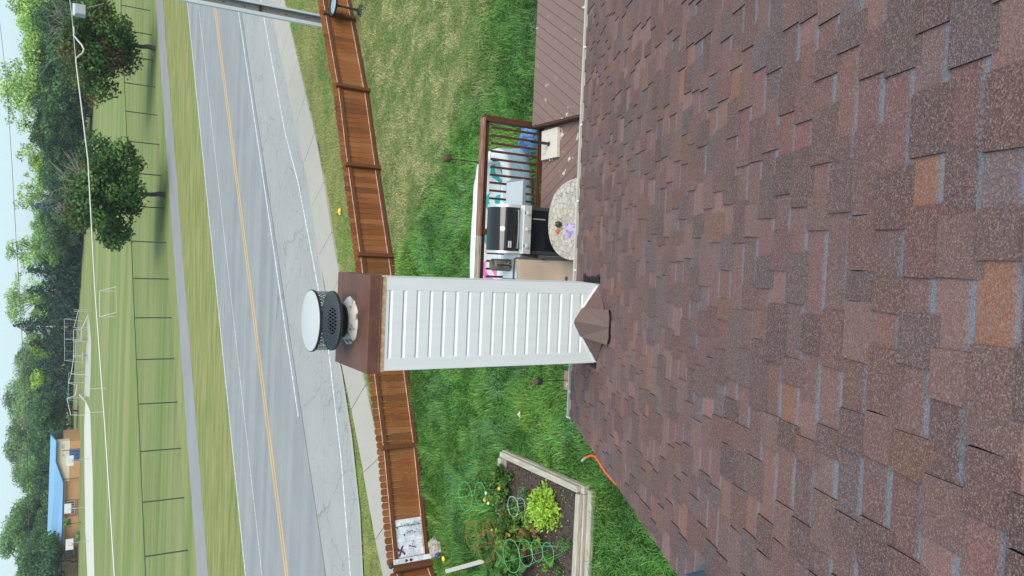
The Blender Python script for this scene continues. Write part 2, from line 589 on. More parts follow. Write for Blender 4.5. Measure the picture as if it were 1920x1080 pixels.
while s0 < SLOPE_LEN - 0.02:
    x = RX0 - rr.uniform(0, 0.2)
    high = rr.random() < 0.5
    while x < RX1:
        w = rr.uniform(0.07, 0.165) if high else rr.uniform(0.07, 0.17)
        if rr.random() < 0.10:
            w *= 1.6
        x0, x1 = max(x, RX0), min(x + w, RX1)
        if x1 - x0 > 0.01:
            ci = rr.choice(len(PAL), p=PW)
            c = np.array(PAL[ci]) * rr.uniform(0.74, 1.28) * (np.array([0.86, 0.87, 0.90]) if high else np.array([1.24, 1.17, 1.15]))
            pieces.append((x0, x1, s0 + rr.uniform(-0.003, 0.003), high, c, row))
        x += w
        if rr.random() < 0.86:
            high = not high
    s0 += E_
    row += 1
def shingle_geo(p):
    x0, x1, s, high, c, row = p
    h1 = 0.007 + (0.0058 if high else 0.0)
    h2 = 0.0015 + (0.0050 if high else 0.0)
    a0, a1 = (rr.uniform(0, 0.006), rr.uniform(0, 0.006)) if high else (-0.004, -0.004)
    top = min(s + E_ + 0.02, SLOPE_LEN)
    jl, jr = rr.uniform(-0.002, 0.002), rr.uniform(-0.002, 0.002)
    V = [RP(x0 + a0, s + jl, h1), RP(x1 - a1, s + jr, h1), RP(x1 + 0.001, top, h2), RP(x0 - 0.001, top, h2),
         RP(x0 + a0, s + jl, 0.0), RP(x1 - a1, s + jr, 0.0), RP(x1 + 0.001, top, -0.001), RP(x0 - 0.001, top, -0.001)]
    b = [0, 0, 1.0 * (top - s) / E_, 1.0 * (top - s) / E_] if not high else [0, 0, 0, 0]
    return V, b + [0, 0, 0, 0]
# the roof deck under the shingles, both slopes, and its underside
ridge_y = YE - SLOPE_LEN * cS
ridge_z = ZE + SLOPE_LEN * sS
yb = ridge_y - (YE - ridge_y)
deckm = plain('roof_felt', (0.05, 0.045, 0.045), 0.95, 0.1)
prof = [(YE, ZE), (ridge_y, ridge_z), (yb, ZE), (yb, ZE - 0.12), (ridge_y, ridge_z - 0.12), (YE - 0.02, ZE - 0.12)]
roof = MB().extrude_x([(p[0], p[1]) for p in prof], RX0 + 0.004, RX1 - 0.004).build('roof', deckm, house, off=HO)
def vis_key(p):
    q = np.array(RP((p[0] + p[1]) / 2, p[2] + 0.06)) - CAM
    z = q @ fw
    if z < 0.1:
        return 1e9
    px, py = 960 - FPX * (q @ UP) / z, 540 - FPX * (q @ RT) / z
    if not (-20 < px < 1940 and -20 < py < 1100):
        return 1e8 + z
    return z / max(p[1] - p[0], 0.02) ** 0.5
order = sorted(range(len(pieces)), key=lambda i: vis_key(pieces[i]))
near = set(order[:300])
def shingle_mesh(name, idx):
    V, C, B = [], [], []
    for i in idx:
        v, b = shingle_geo(pieces[i])
        V += v
        B += b
        C += [pieces[i][4]] * 8
    V = np.array(V) - np.array(HO)
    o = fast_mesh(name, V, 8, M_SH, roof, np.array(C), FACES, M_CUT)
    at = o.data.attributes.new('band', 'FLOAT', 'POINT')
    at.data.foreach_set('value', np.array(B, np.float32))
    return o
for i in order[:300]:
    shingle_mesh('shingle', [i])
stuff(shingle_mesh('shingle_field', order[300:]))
# back slope courses (out of view) as one sheet per course
bk = MB()
k = 0
while (k + 1) * E_ < SLOPE_LEN:
    sa, sb = k * E_, (k + 1) * E_ + 0.01
    f = lambda s_, h: (2 * ridge_y - (YE - s_ * cS) - h * sS, ZE + s_ * sS + h * cS)
    bk.add([(RX0, *f(sa, 0.009)), (RX1, *f(sa, 0.009)), (RX1, *f(sb, 0.002)), (RX0, *f(sb, 0.002))], [(0, 1, 2, 3)])
    k += 1
m_bk = plain('back_slope_shingle', (0.095, 0.065, 0.066), 0.9, 0.15, var=0.4, scale=30)
stuff(bk.build('back_shingles', m_bk, roof, off=HO))
rc = MB()
for i in range(28):
    xa = RX0 + i * 0.28
    rc.add([(xa, ridge_y - 0.13, ridge_z - 0.045), (xa, ridge_y, ridge_z + 0.03), (xa, ridge_y + 0.13, ridge_z - 0.045),
            (xa + 0.3, ridge_y - 0.13, ridge_z - 0.055), (xa + 0.3, ridge_y, ridge_z + 0.02), (xa + 0.3, ridge_y + 0.13, ridge_z - 0.055)],
           [(0, 1, 4, 3), (1, 2, 5, 4)])
rc.build('ridge_cap', m_bk, roof, off=HO)

# walls
vw = NM('white_vinyl', 0.42, 0.35)
P = vw.pos()
strk = vw.noise(1.0, 5, vw.map(P, (22, 22, 1.4)), 0.65)
M_WHITE = vw.col(vw.mix(vw.rng(strk, 0.45, 0.85, 0, 0.5), (0.625, 0.675, 0.70), (0.50, 0.535, 0.545)))
vw.bump(vw.noise(6, 2, P), 0.06, 0.02)
M_WHITE2 = plain('white_aluminium', (0.56, 0.56, 0.52), 0.4, 0.45, var=0.10, scale=9)
wl = MB()
wx0, wx1, wy0, wy1 = RX0 + 0.32, RX1 - 0.3, yb + 0.4, YE - 0.42
wl.box(((wx0 + wx1) / 2, (wy0 + wy1) / 2, (ZE - 0.1) / 2), (wx1 - wx0, wy1 - wy0, ZE - 0.1))
for xx in (wx0, wx1 - 0.1):
    wl.extrude_x([(wy0 + .002, ZE - 0.1), (wy1 - .002, ZE - 0.1), (ridge_y, ridge_z - 0.2)], xx, xx + 0.1)
wl.build('wall', plain('wall_siding', (0.55, 0.53, 0.48), 0.6, 0.3), house, off=HO)
MB().box(((RX0 + RX1) / 2, YE - 0.21, ZE - 0.16), (RX1 - RX0 - 0.05, 0.40, 0.02)).build('soffit', M_WHITE2, house, off=HO)
MB().extrude_x([(YE, ZE - 0.016), (YE + 0.012, ZE - 0.016), (YE + 0.012, ZE - 0.17), (YE, ZE - 0.17)], RX0, RX1).build('fascia', M_WHITE2, house, off=HO)
rk = [(YE, ZE - .125), (ridge_y, ridge_z - .125), (ridge_y, ridge_z - .012), (YE, ZE - .012)]
MB().extrude_x(rk, RX0 - 0.014, RX0 + 0.002).build('rake_board', plain('rake_brown', (0.16, 0.12, 0.11), 0.6), house, off=HO)
# gutter: an open trough with hangers
gt = MB()
zg = ZE - 0.035
pf = [(YE + 0.016, zg + 0.03), (YE + 0.016, zg - 0.09), (YE + 0.075, zg - 0.09), (YE + 0.092, zg - 0.03), (YE + 0.094, zg + 0.012), (YE + 0.084, zg + 0.014), (YE + 0.084, zg + 0.002),
      (YE + 0.087, zg - 0.03), (YE + 0.070, zg - 0.083), (YE + 0.022, zg - 0.083), (YE + 0.022, zg + 0.03)]
gx0 = RX0 - 0.01
gt.extrude_x(pf, gx0, RX1)
gt.extrude_x([(YE + .012, zg + .03), (YE + .012, zg - .095), (YE + .079, zg - .095), (YE + .098, zg + .018)], gx0 - 0.012, gx0)
gut = gt.build('gutter', M_WHITE2, house, off=HO)
lf = plain('trough_dark', (0.06, 0.055, 0.045), 0.95, 0.1, var=0.5, scale=20)  # dark fill raised near the lip to imitate the trough's dark interior
MB().extrude_x([(YE + .0345, zg - .012), (YE + .0345, zg - .0825), (YE + .068, zg - .0825), (YE + .082, zg - .018)], gx0 + .01, RX1 - .01).build('gutter_dark_fill', lf, gut, off=HO)
for xx in (-1.15, -0.02, 0.62, 1.32, 2.03, 2.8, 3.6, 4.4, 5.2):
    MB().box((xx, YE + 0.058, zg + 0.004), (0.018, 0.056, 0.006)).build('hanger', M_WHITE2, gut, off=HO)
# drip edge strip under the first course
MB().extrude_x([(YE - 0.004, ZE + 0.004), (YE + 0.024, ZE - 0.008), (YE + 0.024, ZE - 0.03), (YE + 0.021, ZE - 0.03), (YE + 0.0135, ZE - 0.012), (YE - 0.004, ZE - 0.002)], RX0, RX1).build('drip_edge', M_WHITE2, house, off=HO)
# plumbing vent through the roof near the rake
vq = ray(1286, 1092)
nrm_ = np.array([0, sS, cS])
vt = CAM + vq * (-(DP - 0.10) / (vq @ nrm_))
VB = MB().tube([(vt[0], vt[1], RZ(vt[1]) - 0.05), (vt[0], vt[1], vt[2])], 0.030, 24)
VB.lathe([(0.05, 0), (0.04, 0.015), (0.031, 0.02)], 24, (vt[0], vt[1], RZ(vt[1]) - 0.01))
VB.build('vent_pipe', plain('slate_blue_plastic', (0.055, 0.085, 0.12), 0.5, 0.4), house, True, off=HO)

# ---- chimney chase
CX0, CX1 = -0.71, -0.11
CY0, CY1 = 4.545, 5.13
CZT = 5.26
core = MB().box(((CX0 + CX1) / 2, (CY0 + CY1) / 2, (2.7 + CZT) / 2), (CX1 - CX0 - 0.03, CY1 - CY0 - 0.03, CZT - 2.7 - 0.01))
chim = core.build('chimney', plain('sheathing', (0.32, 0.27, 0.2), 0.9), house, off=HO)
CP = 0.0948
def lap_board(axis, sign, a0, a1, base, z):
    """one dutch-lap course; face plane at 'base' looking along sign*axis"""
    pr = [(0.002, z), (0.014, z), (0.0135, z + 0.068), (0.0115, z + 0.072), (0.0045, z + 0.081), (0.002, z + CP)]
    m = MB()
    n = len(pr)
    vs = []
    for a in (a0, a1):
        for (d, zz) in pr:
            wv = min(1, max(0, 1)) * 0
            vs.append((a, base + sign * d, zz) if axis == 'y' else (base + sign * d, a, zz))
    fs = [(i, i + 1, n + i + 1, n + i) for i in range(n - 1)] + [(n - 1, 0, n, 2 * n - 1), tuple(range(n)), tuple(range(2 * n - 1, n - 1, -1))]
    return m.add(vs, fs)
ci = 0.015
nz_ = int((CZT - 0.035 - 2.95) / CP)
for k in range(nz_):
    z = CZT - 0.035 - (k + 1) * CP
    j = lambda: random.uniform(-0.0015, 0.0015)
    lap_board('y', -1, CX0 + 0.077, CX1 - 0.077, CY0 + ci + j(), z + j()).build('siding_board', M_WHITE, chim, off=HO)
    for sx, bx in ((-1, CX0 + ci), (1, CX1 - ci)):
        if z > 2.75:
            lap_board('x', sx, CY0 + 0.077, CY1 - 0.077, bx, z + j()).build('siding_board', M_WHITE, chim, off=HO)
    lap_board('y', 1, CX0 + 0.077, CX1 - 0.077, CY1 - ci, z).build('siding_board', M_WHITE, chim, off=HO)
for xx, sx in ((CX0, 1), (CX1, -1)):
    for yy, sy in ((CY0, 1), (CY1, -1)):
        zb = RZ(yy) - 0.03
        t = 0.018
        P_ = [(xx, yy), (xx + sx * 0.082, yy), (xx + sx * 0.082, yy + sy * t), (xx + sx * t, yy + sy * t), (xx + sx * t, yy + sy * 0.082), (xx, yy + sy * 0.082)]
        zt = CZT - 0.012
        mb = MB()
        n = 6
        vs = [(p[0], p[1], max(RZ(p[1]), RZ(yy)) - 0.05 if sy > 0 else RZ(p[1]) - 0.05) for p in P_] + [(p[0], p[1], zt) for p in P_]
        mb.add(vs, [tuple(range(n)), tuple(range(2 * n - 1, n - 1, -1))] + [(i, (i + 1) % n, n + (i + 1) % n, n + i) for i in range(n)])
        mb.build('corner_board', M_WHITE, chim, off=HO, bevel=0.003)
MB().box(((CX0 + CX1) / 2, CY0 + 0.006, CZT - 0.024), (CX1 - CX0 - 0.166, 0.012, 0.022)).build('top_channel', M_WHITE, chim, off=HO)
# raw wood strip under the cover
wd = NM('raw_edge_wood', 0.85, 0.2)
P = wd.pos()
wd_m = wd.col(wd.mix(wd.rng(wd.noise(45, 5, P), 0.4, 0.62), (0.44, 0.27, 0.12), (0.56, 0.46, 0.33)))
MB().box(((CX0 + CX1) / 2, (CY0 + CY1) / 2, CZT + 0.011), (CX1 - CX0 + 0.006, CY1 - CY0 + 0.006, 0.046)).build('wood_curb', wd_m, chim, off=HO)
ru = NM('rusted_steel', 0.62, 0.35, 0.15)
P = ru.pos()
fl = Vector((-0.412, 4.86, CZT + 0.105))
dd = ru.n('ShaderNodeVectorMath', operation='DISTANCE')
ru.put(dd.inputs[0], P)
dd.inputs[1].default_value = fl
base = ru.mix(ru.noise(7, 6, P, 0.6), (0.075, 0.034, 0.026), (0.20, 0.095, 0.072))
base = ru.mix(ru.rng(ru.noise(150, 3, P), 0.45, 0.75, 0, 0.5), base, (0.05, 0.018, 0.012))
soot = ru.rng(ru.math('ADD', dd.outputs['Value'], ru.rng(ru.noise(9, 5, P), 0.3, 0.7, -0.07, 0.07)), 0.13, 0.23, 0.75, 0)
ru.bump(ru.math('ADD', ru.noise(90, 4, P), ru.math('MULTIPLY', ru.noise(5, 3, P), 6.0)), 0.3, 0.005)
M_RUST = ru.col(ru.mix(soot, base, (0.035, 0.03, 0.03)))
cov = MB()
zc0, zc1 = CZT + 0.025, CZT + 0.105
ox = 0.013
X0, X1, Y0, Y1 = CX0 - ox, CX1 + ox, CY0 - ox, CY1 + ox
cxm, cym = (X0 + X1) / 2, (Y0 + Y1) / 2
vs = [(X0, Y0, zc0), (X1, Y0, zc0), (X1, Y1, zc0), (X0, Y1, zc0), (X0, Y0, zc1), (X1, Y0, zc1), (X1, Y1, zc1), (X0, Y1, zc1), (cxm, cym, zc1 + 0.008)]
cov.add(vs, [(0, 1, 5, 4), (1, 2, 6, 5), (2, 3, 7, 6), (3, 0, 4, 7), (4, 5, 8), (5, 6, 8), (6, 7, 8), (7, 4, 8), (3, 2, 1, 0)])
cov.build('chase_cover', M_RUST, chim, off=HO, bevel=0.004)
for (a_, b_) in (((X0, Y0), (X1, Y0)), ((X1, Y0), (X1, Y1)), ((X1, Y1), (X0, Y1)), ((X0, Y1), (X0, Y0))):
    MB().tube([(a_[0], a_[1], zc0 + 0.002), (b_[0], b_[1], zc0 + 0.002)], 0.004, 6).build('cover_hem', M_RUST, chim, off=HO)
# flue, storm collar, spark arrestor
FX, FY, FZ = fl.x, fl.y, zc1
seal = NM('peeling_sealant', 0.8, 0.3)
P = seal.pos()
seal_m = seal.col(seal.mix(seal.rng(seal.noise(16, 4, P), 0.36, 0.46), (0.10, 0.09, 0.085), (0.47, 0.445, 0.41)))
cl = MB()
prof = [(0.158, 0.003), (0.156, 0.010), (0.13, 0.028), (0.102, 0.055), (0.1, 0.055), (0.1, 0.003)]
vs, fs = [], []
for k in range(40):
    q = 2 * math.pi * k / 40
    wv = 1 + 0.03 * math.sin(5 * q) + 0.02 * math.sin(11 * q + 1)
    for (r_, z_) in prof:
        vs.append((FX + r_ * math.cos(q) * (wv if r_ > 0.11 else 1), FY + r_ * math.sin(q) * (wv if r_ > 0.11 else 1), FZ + z_))
for k in range(40):
    for i in range(6):
        fs.append((k * 6 + i, ((k + 1) % 40) * 6 + i, ((k + 1) % 40) * 6 + (i + 1) % 6, k * 6 + (i + 1) % 6))
cl.add(vs, fs).build('flue_collar', seal_m, chim, True, off=HO)
M_BLACK = plain('black_steel', (0.018, 0.019, 0.02), 0.45, 0.5, var=0.3, scale=25)
MB().lathe([(0.094, 0.0), (0.094, 0.05), (0.112, 0.052), (0.112, 0.064), (0.097, 0.067), (0.097, 0.09), (0.118, 0.093), (0.118, 0.106), (0.1, 0.108), (0.1, 0.118), (0.088, 0.118), (0.088, 0.0)], 36, (FX, FY, FZ), close=True).build('flue_pipe', M_BLACK, chim, True, off=HO)
galv = plain('galvanised_blue', (0.16, 0.20, 0.25), 0.45, 0.5, 0.4, var=0.2, scale=12)
R_ = 0.192
zb = FZ + 0.122
MB().lathe([(R_, 0.0), (R_, 0.010), (R_ - 0.006, 0.010), (0.092, 0.002), (0.092, -0.004)], 40, (FX, FY, zb), close=True).build('cap_plate', galv, chim, True, off=HO)
MB().lathe([(R_ + .003, -0.004), (R_ + .003, 0.012), (R_ - .001, 0.012), (R_ - .001, -0.004)], 48, (FX, FY, zb), close=True).build('cap_ring', M_BLACK, chim, True, off=HO)
hs = 0.133
scr = MB()
nw, nr = 52, 8
for k in range(nw):
    for i in range(nr):
        a0 = 2 * math.pi * (k + (0.5 if i % 2 else 0)) / nw
        for da in (-0.5, 0.5):
            a1 = a0 + 2 * math.pi * da / nw
            za, zb_ = zb + 0.01 + hs * i / nr, zb + 0.01 + hs * (i + 1) / nr
            p, q = Vector((math.cos(a0), math.sin(a0), 0)), Vector((math.cos(a1), math.sin(a1), 0))
            C0 = Vector((FX, FY, 0))
            dz = Vector((0, 0, 1)) * 0.0018
            tt = Vector((-math.sin(a0), math.cos(a0), 0)) * 0.0032
            A, B = C0 + p * R_ + Vector((0, 0, za)), C0 + q * R_ + Vector((0, 0, zb_))
            scr.add([A - tt, A + tt, B + tt, B - tt], [(0, 1, 2, 3)])
scr.build('cap_screen', plain('screen_wire', (0.10, 0.115, 0.13), 0.5, 0.5, 0.3), chim, off=HO)
zl = zb + 0.01 + hs
MB().lathe([(R_ + 0.001, -0.012), (R_ + 0.009, -0.012), (R_ + 0.009, 0.004), (R_ + 0.001, 0.004)], 48, (FX, FY, zl), close=True).build('lid_rim', M_BLACK, chim, True, off=HO)
MB().lathe([(R_ + 0.006, 0.0), (R_ + 0.004, 0.006), (0.12, 0.018), (0.0, 0.022)], 48, (FX, FY, zl)).build('cap_lid', plain('pale_galvanised', (0.46, 0.475, 0.475), 0.5, 0.4, 0.1, var=0.06, scale=5), chim, True, off=HO)

# cricket in front of the chimney
AZ = 3.745
ax = -0.40
yr = (Z0 - AZ) / math.tan(SL)
ck = MB()
L0 = (CX0 + 0.005, CY0, RZ(CY0) + 0.006)
R0_ = (CX1 - 0.005, CY0, RZ(CY0) + 0.006)
AP = (ax, CY0, AZ)
RE = (ax, yr, AZ + 0.012)
ck.add([L0, R0_, AP, RE], [(0, 2, 3), (1, 3, 2)])
ckm = shm = None
cr = ck.build('cricket', plain('cricket_felt', (0.055, 0.045, 0.047), 0.9), chim, off=HO)
def lerp3(a, b, t):
    return tuple(a[i] + (b[i] - a[i]) * t for i in range(3))
def crk_piece(pts, c, th=0.008):
    A, B, C_ = (Vector(p) for p in pts[:3])
    nrm = (B - A).cross(C_ - A).normalized()
    if nrm.z < 0:
        nrm = -nrm
    n = len(pts)
    m = MB().add([Vector(p) + nrm * th for p in pts] + [Vector(p) for p in pts], [tuple(range(n))] + [(i, (i + 1) % n, n + (i + 1) % n, n + i) for i in range(n)])
    o = m.build('shingle', M_SH, chim, off=HO)
    a_ = o.data.color_attributes.new('Col', 'FLOAT_COLOR', 'POINT')
    for q in a_.data:
        q.color = (*c, 1)
for base_, sgn in ((L0, -1), (R0_, 1)):
    d1 = (0.115, 0.055, 0.05)
    crk_piece([lerp3(AP, base_, 0.30), lerp3(AP, base_, 0.74), lerp3(RE, base_, 0.62), lerp3(RE, base_, 0.20)], d1, 0.010)
    crk_piece([lerp3(AP, base_, 0.74), base_, lerp3(RE, base_, 0.78), lerp3(RE, base_, 0.62)], (0.07, 0.06, 0.068), 0.006)
    hw = 0.105
    dn_ = Vector(base_) - Vector(AP)
    dn_ = dn_.normalized()
    yend = yr - 0.07
    pts = [Vector((ax, CY0, AZ)), Vector((ax, CY0, AZ)) + dn_ * 0.13, Vector((ax, yr + 0.03, AZ)) + dn_ * 0.125, Vector((ax, yr - 0.03, RZ(yr - 0.03) + .012)) + Vector((sgn * 0.118, 0, 0)), Vector((ax, yend, RZ(yend) + 0.012)) + Vector((sgn * 0.075, 0, 0)), Vector((ax, yend, RZ(yend) + 0.014))]
    crk_piece([(p.x, p.y, p.z + 0.014) for p in pts], (0.165, 0.115, 0.102), 0.006)
    # white channel along the foot of the siding
    A, B = Vector(AP) + Vector((0, -0.012, 0.006)), Vector(base_) + Vector((sgn * 0.0, -0.012, 0.0))
    up_ = Vector((0, 0, 1))
    MB().add([A, B, B + up_ * 0.016, A + up_ * 0.016, A + Vector((0, .02, 0)), B + Vector((0, .02, 0)), B + up_ * 0.016 + Vector((0, .02, 0)), A + up_ * 0.016 + Vector((0, .02, 0))],
             [(0, 1, 2, 3), (3, 2, 6, 7), (0, 4, 5, 1), (0, 3, 7, 4), (1, 5, 6, 2)]).build('foot_channel', M_WHITE, chim, off=HO)

# dark strips added as contact darkening where the chase meets the roof
fm = plain('contact_shade_dark', (0.030, 0.026, 0.028), 0.8, 0.2, var=0.4, scale=30)
for xx, sx in ((CX0, -1), (CX1, 1)):
    y_ = CY0 - 0.02
    while y_ < CY1:
        y2 = y_ + 0.12
        w_ = 0.055 + random.uniform(-0.012, 0.02)
        vs = [(xx - sx * 0.004, y_, RZ(y_) + 0.019), (xx + sx * w_, y_ + 0.006, RZ(y_) + 0.017), (xx + sx * w_ * .9, y2, RZ(y2) + 0.014), (xx - sx * 0.004, y2, RZ(y2) + 0.014),
              (xx + sx * .004, y_, RZ(y_) + 0.05), (xx + sx * .004, y2, RZ(y2) + 0.05)]
        MB().add(vs, [(0, 1, 2, 3), (0, 3, 5, 4)]).build('contact_shade', fm, chim, off=HO)
        y_ += 0.115

# ================================================================== WOODEN FENCE
w = NM('stained_fence_wood', 0.7, 0.25)
P = w.obj()
rn = w.rnd()
grain = w.noise(1.0, 6, w.map(P, (40, 40, 2.2)), 0.6, 0.6)
b = w.mix(w.rng(grain, 0.3, 0.7), (0.140, 0.044, 0.013), (0.290, 0.104, 0.030))
b = w.mix(w.rng(rn, 0, 0.5, 0.75, 0), b, (0.10, 0.040, 0.02))
b = w.mix(w.rng(rn, 0.5, 1.0, 0, 0.6), b, (0.27, 0.125, 0.055))
b = w.mix(w.rng(w.noise(3, 5, w.pos()), 0.5, 0.8, 0, 0.45), b, (0.08, 0.038, 0.022))
kn = w.rng(w.vor(9, w.map(P, (1, 1, 0.6))), 0.03, 0.06, 0.7, 0)
b = w.mix(kn, b, (0.05, 0.02, 0.01))
w.bump(grain, 0.3, 0.004)
M_FEN = w.col(b)
w = NM('stained_rail_wood', 0.75, 0.2)
P = w.obj()
gr = w.noise(1.0, 6, w.map(P, (3, 40, 40)), 0.6)
M_RAIL = w.col(w.mix(gr, (0.065, 0.026, 0.013), (0.155, 0.062, 0.028)))
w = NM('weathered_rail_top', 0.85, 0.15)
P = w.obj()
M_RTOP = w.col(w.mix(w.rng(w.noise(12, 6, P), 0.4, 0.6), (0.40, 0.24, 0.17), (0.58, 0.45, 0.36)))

def picket_mesh(h, wd=0.138, t=0.017):
    ear = 0.032
    pf = [(-wd / 2, 0), (wd / 2, 0), (wd / 2, h - ear), (wd / 2 - ear, h), (-wd / 2 + ear, h), (-wd / 2, h - ear)]
    n = 6
    vs = [(p[0], 0, p[1]) for p in pf] + [(p[0], t, p[1]) for p in pf]
    o = MB().add(vs, [tuple(range(n)), tuple(range(2 * n - 1, n - 1, -1))] + [(i, n + i, n + (i + 1) % n, (i + 1) % n) for i in range(n)])
    return o
_tmp = picket_mesh(0.97).build('tmp', M_FEN)
PICK = _tmp.data
bpy.data.objects.remove(_tmp)
def inst(me, name, parent, loc, rz=0.0, scale=(1, 1, 1), rx=0.0):
    o = bpy.data.objects.new(name, me)
    COL.objects.link(o)
    o.parent = parent
    o.location = loc
    o.rotation_euler = (rx, 0, rz)
    o.scale = scale
    return o
fpx = [(668, 36), (694.4, 170.6), (714.8, 315), (740, 480), (765.5, 665), (789, 833), (811, 1047)]
fp = [Vector(G2(*p)) for p in fpx]
fp = [fp[0] + (fp[0] - fp[1]) * 1.0] + fp
fence = thing('wooden_fence', 'low reddish stained wooden picket fence between lawn and sidewalk', 'fence', (fp[4].x, fp[4].y, 0))
FO = (fp[4].x, fp[4].y, 0)
def fence_run(parent, FO, pts, ztop=0.0, leans=None, white=None):
    for i in range(len(pts) - 1):
        a, b = pts[i], pts[i + 1]          # runs right to left as seen from the house
        d = (b - a)
        ln = d.length
        d.normalize()
        nrm = Vector((d.y, -d.x))           # toward the street
        if nrm.dot(Vector((0, 1))) < -0.5 or (nrm.x < -0.2 and nrm.y < 0.3):
            pass
        ang = math.atan2(d.y, d.x)
        far = Vector((d.y, -d.x))
        k = int(round(ln / 0.142))
        for j in range(k):
            p = a + d * (ln * (j + 0.5) / k) + far * 0.075
            inst(PICK, 'picket', parent, (p.x - FO[0], p.y - FO[1], 0.02 + ztop), ang + math.pi + random.uniform(-.012, .012), (0.965 if i > 3 else 0.99, 1, 1 + random.uniform(-.008, .008)))
        for zz, hgt in ((0.80, 0.085), (0.10, 0.085)):
            mid = (a + b) / 2 + far * 0.055
            r = MB().box((0, 0, 0), (ln - 0.004, 0.038, hgt), top=1).build('rail', [M_RAIL, M_RTOP], parent)
            r.location = (mid.x - FO[0], mid.y - FO[1], zz + ztop + random.uniform(-.006, .006))
            r.rotation_euler = (0, random.uniform(-.004, .004), ang)
    for i, p in enumerate(pts):
        d = (pts[min(i + 1, len(pts) - 1)] - pts[max(i - 1, 0)]).normalized()
        r = MB().box((0, 0, 0.45), (0.095, 0.09, 0.93), top=0).build('post', [M_RAIL, M_RTOP], parent, bevel=0.004)
        r.location = (p.x - FO[0], p.y - FO[1], ztop)
        r.rotation_euler = (0, (leans or {}).get(i, 0.0), math.atan2(d.y, d.x))
fence_run(fence, FO, fp, leans={2: -0.03})
corner = fp[-1]
# second run from the corner, toward the side of the yard
q1 = Vector(G2(846, 1096))
dirc = Vector((-0.62, -0.78)).normalized()
run2 = [corner, corner + dirc * 2.4, corner + dirc * 4.8]
fence2 = thing('wooden_fence', 'short wooden fence run turning off the corner by the painted panel', 'fence', (corner.x, corner.y, 0))
fence_run(fence2, (corner.x, corner.y, 0), [corner + dirc * 0.12, corner + dirc * 2.4, corner + dirc * 4.8])

# painted panel: whitewashed boards with butterfly, dragonfly, vines
d = (fp[-1] - fp[-2]).normalized()
near = Vector((-d.y, d.x))
ang = math.atan2(d.y, d.x)
ln = (fp[-1] - fp[-2]).length
pp = fp[-1] - d * 0.06
panel = thing('painted_panel', 'white painted panel with butterfly, dragonfly and vines on wooden fence', 'painting', (pp.x, pp.y, 0), ang + math.pi)
# local: +x runs from the corner along the fence to the right, +y is the street side
wp = NM('whitewash', 0.7, 0.25)
P = wp.obj()
M_WW = wp.col(wp.mix(wp.rng(wp.noise(7, 6, P, 0.65), 0.40, 0.68), (0.66, 0.72, 0.80), (0.36, 0.38, 0.45)))
PWID = 0.78
for i in range(5):
    x = 0.05 + PWID * (i + 0.5) / 5
    bx = MB()
    w_ = PWID / 5 - 0.005
    top = 0.755
    e = random.uniform(-.012, .012)
    bx.box((x, 0.069, 0.445 + 0.01), (w_ - (0.02 if i == 4 else 0), 0.008, 0.60 + e))
    bx.build('board', M_WW, panel)
MB().box((0.0, -0.055, 0.46), (0.10, 0.012, 0.88)).build('post_face', M_WW, panel)
M_PUR = plain('purple_paint', (0.24, 0.085, 0.25), 0.6, var=0.3, scale=60)
M_VIO = plain('violet_paint', (0.26, 0.13, 0.42), 0.6, var=0.25, scale=60)
M_RED = plain('dark_red_paint', (0.17, 0.015, 0.03), 0.6)
M_INK = plain('grey_ink', (0.09, 0.10, 0.11), 0.7)
PY_ = 0.0645
def flat(pts, m, name, y=PY_):
    n = len(pts)
    MB().add([(p[0], y, p[1]) for p in pts] + [(p[0], y - 0.002, p[1]) for p in pts],
             [tuple(range(n)), tuple(range(2 * n - 1, n - 1, -1))] + [(i, (i + 1) % n, n + (i + 1) % n, n + i) for i in range(n)]).build(name, m, panel)
def wing(cx_, cz_, sx, sz, ang_, m, nm, y=PY_):
    pts = []
    for k in range(16):
        q = 2 * math.pi * k / 16
        rr_ = 0.5 + 0.5 * math.cos(q)
        x_, z_ = sx * (rr_ ** 0.6) * math.cos(q * 0.55), sz * math.sin(q) * (0.55 + 0.45 * rr_)
        ca, sa = math.cos(ang_), math.sin(ang_)
        pts.append((cx_ + x_ * ca - z_ * sa, cz_ + x_ * sa + z_ * ca))
    flat(pts, m, nm, y)
bxx, bzz = 0.19, 0.665
for sa, ang_ in ((1, 0.75), (1, -0.65), (1, math.pi - 0.75), (1, math.pi + 0.65)):
    wing(bxx, bzz, 0.125, 0.048, ang_, M_PUR, 'butterfly_wing')
flat([(bxx - .008, bzz + .06), (bxx + .008, bzz + .06), (bxx + .006, bzz - .055), (bxx - .006, bzz - .055)], M_INK, 'butterfly_body', PY_ - .002)
dx, dz = 0.27, 0.39
flat([(dx - .07, dz + .03), (dx - .06, dz + .042), (dx + .09, dz - .02), (dx + .088, dz - .03)], M_VIO, 'dragonfly_body')
for ang_ in (1.0, 1.35, -1.75, -2.1):
    wing(dx - 0.02, dz + 0.014, 0.095, 0.016, ang_, M_VIO, 'dragonfly_wing', PY_ - .003)
for vx, z0, z1 in ((0.70, 0.2, 0.66), (0.55, 0.2, 0.5)):
    for k in range(6):
        za = z0 + (z1 - z0) * k / 6
        zb2 = z0 + (z1 - z0) * (k + 1) / 6
        xa, xb = vx + 0.022 * math.sin(k * 1.9), vx + 0.022 * math.sin((k + 1) * 1.9)
        flat([(xa - .004, za), (xa + .004, za), (xb + .004, zb2), (xb - .004, zb2)], M_INK, 'vine')
        s_ = 1 if k % 2 else -1
        flat([(xa, za), (xa + s_ * .03, za + .018), (xa + s_ * .045, za + .04), (xa + s_ * .016, za + .026)], M_INK, 'vine_leaf')
for (fx_, fz_) in ((0.66, 0.70), (0.50, 0.56)):
    flat([(fx_ + .021 * math.cos(q * .7854), fz_ + .021 * math.sin(q * .7854)) for q in range(8)], M_INK, 'flower_dot')
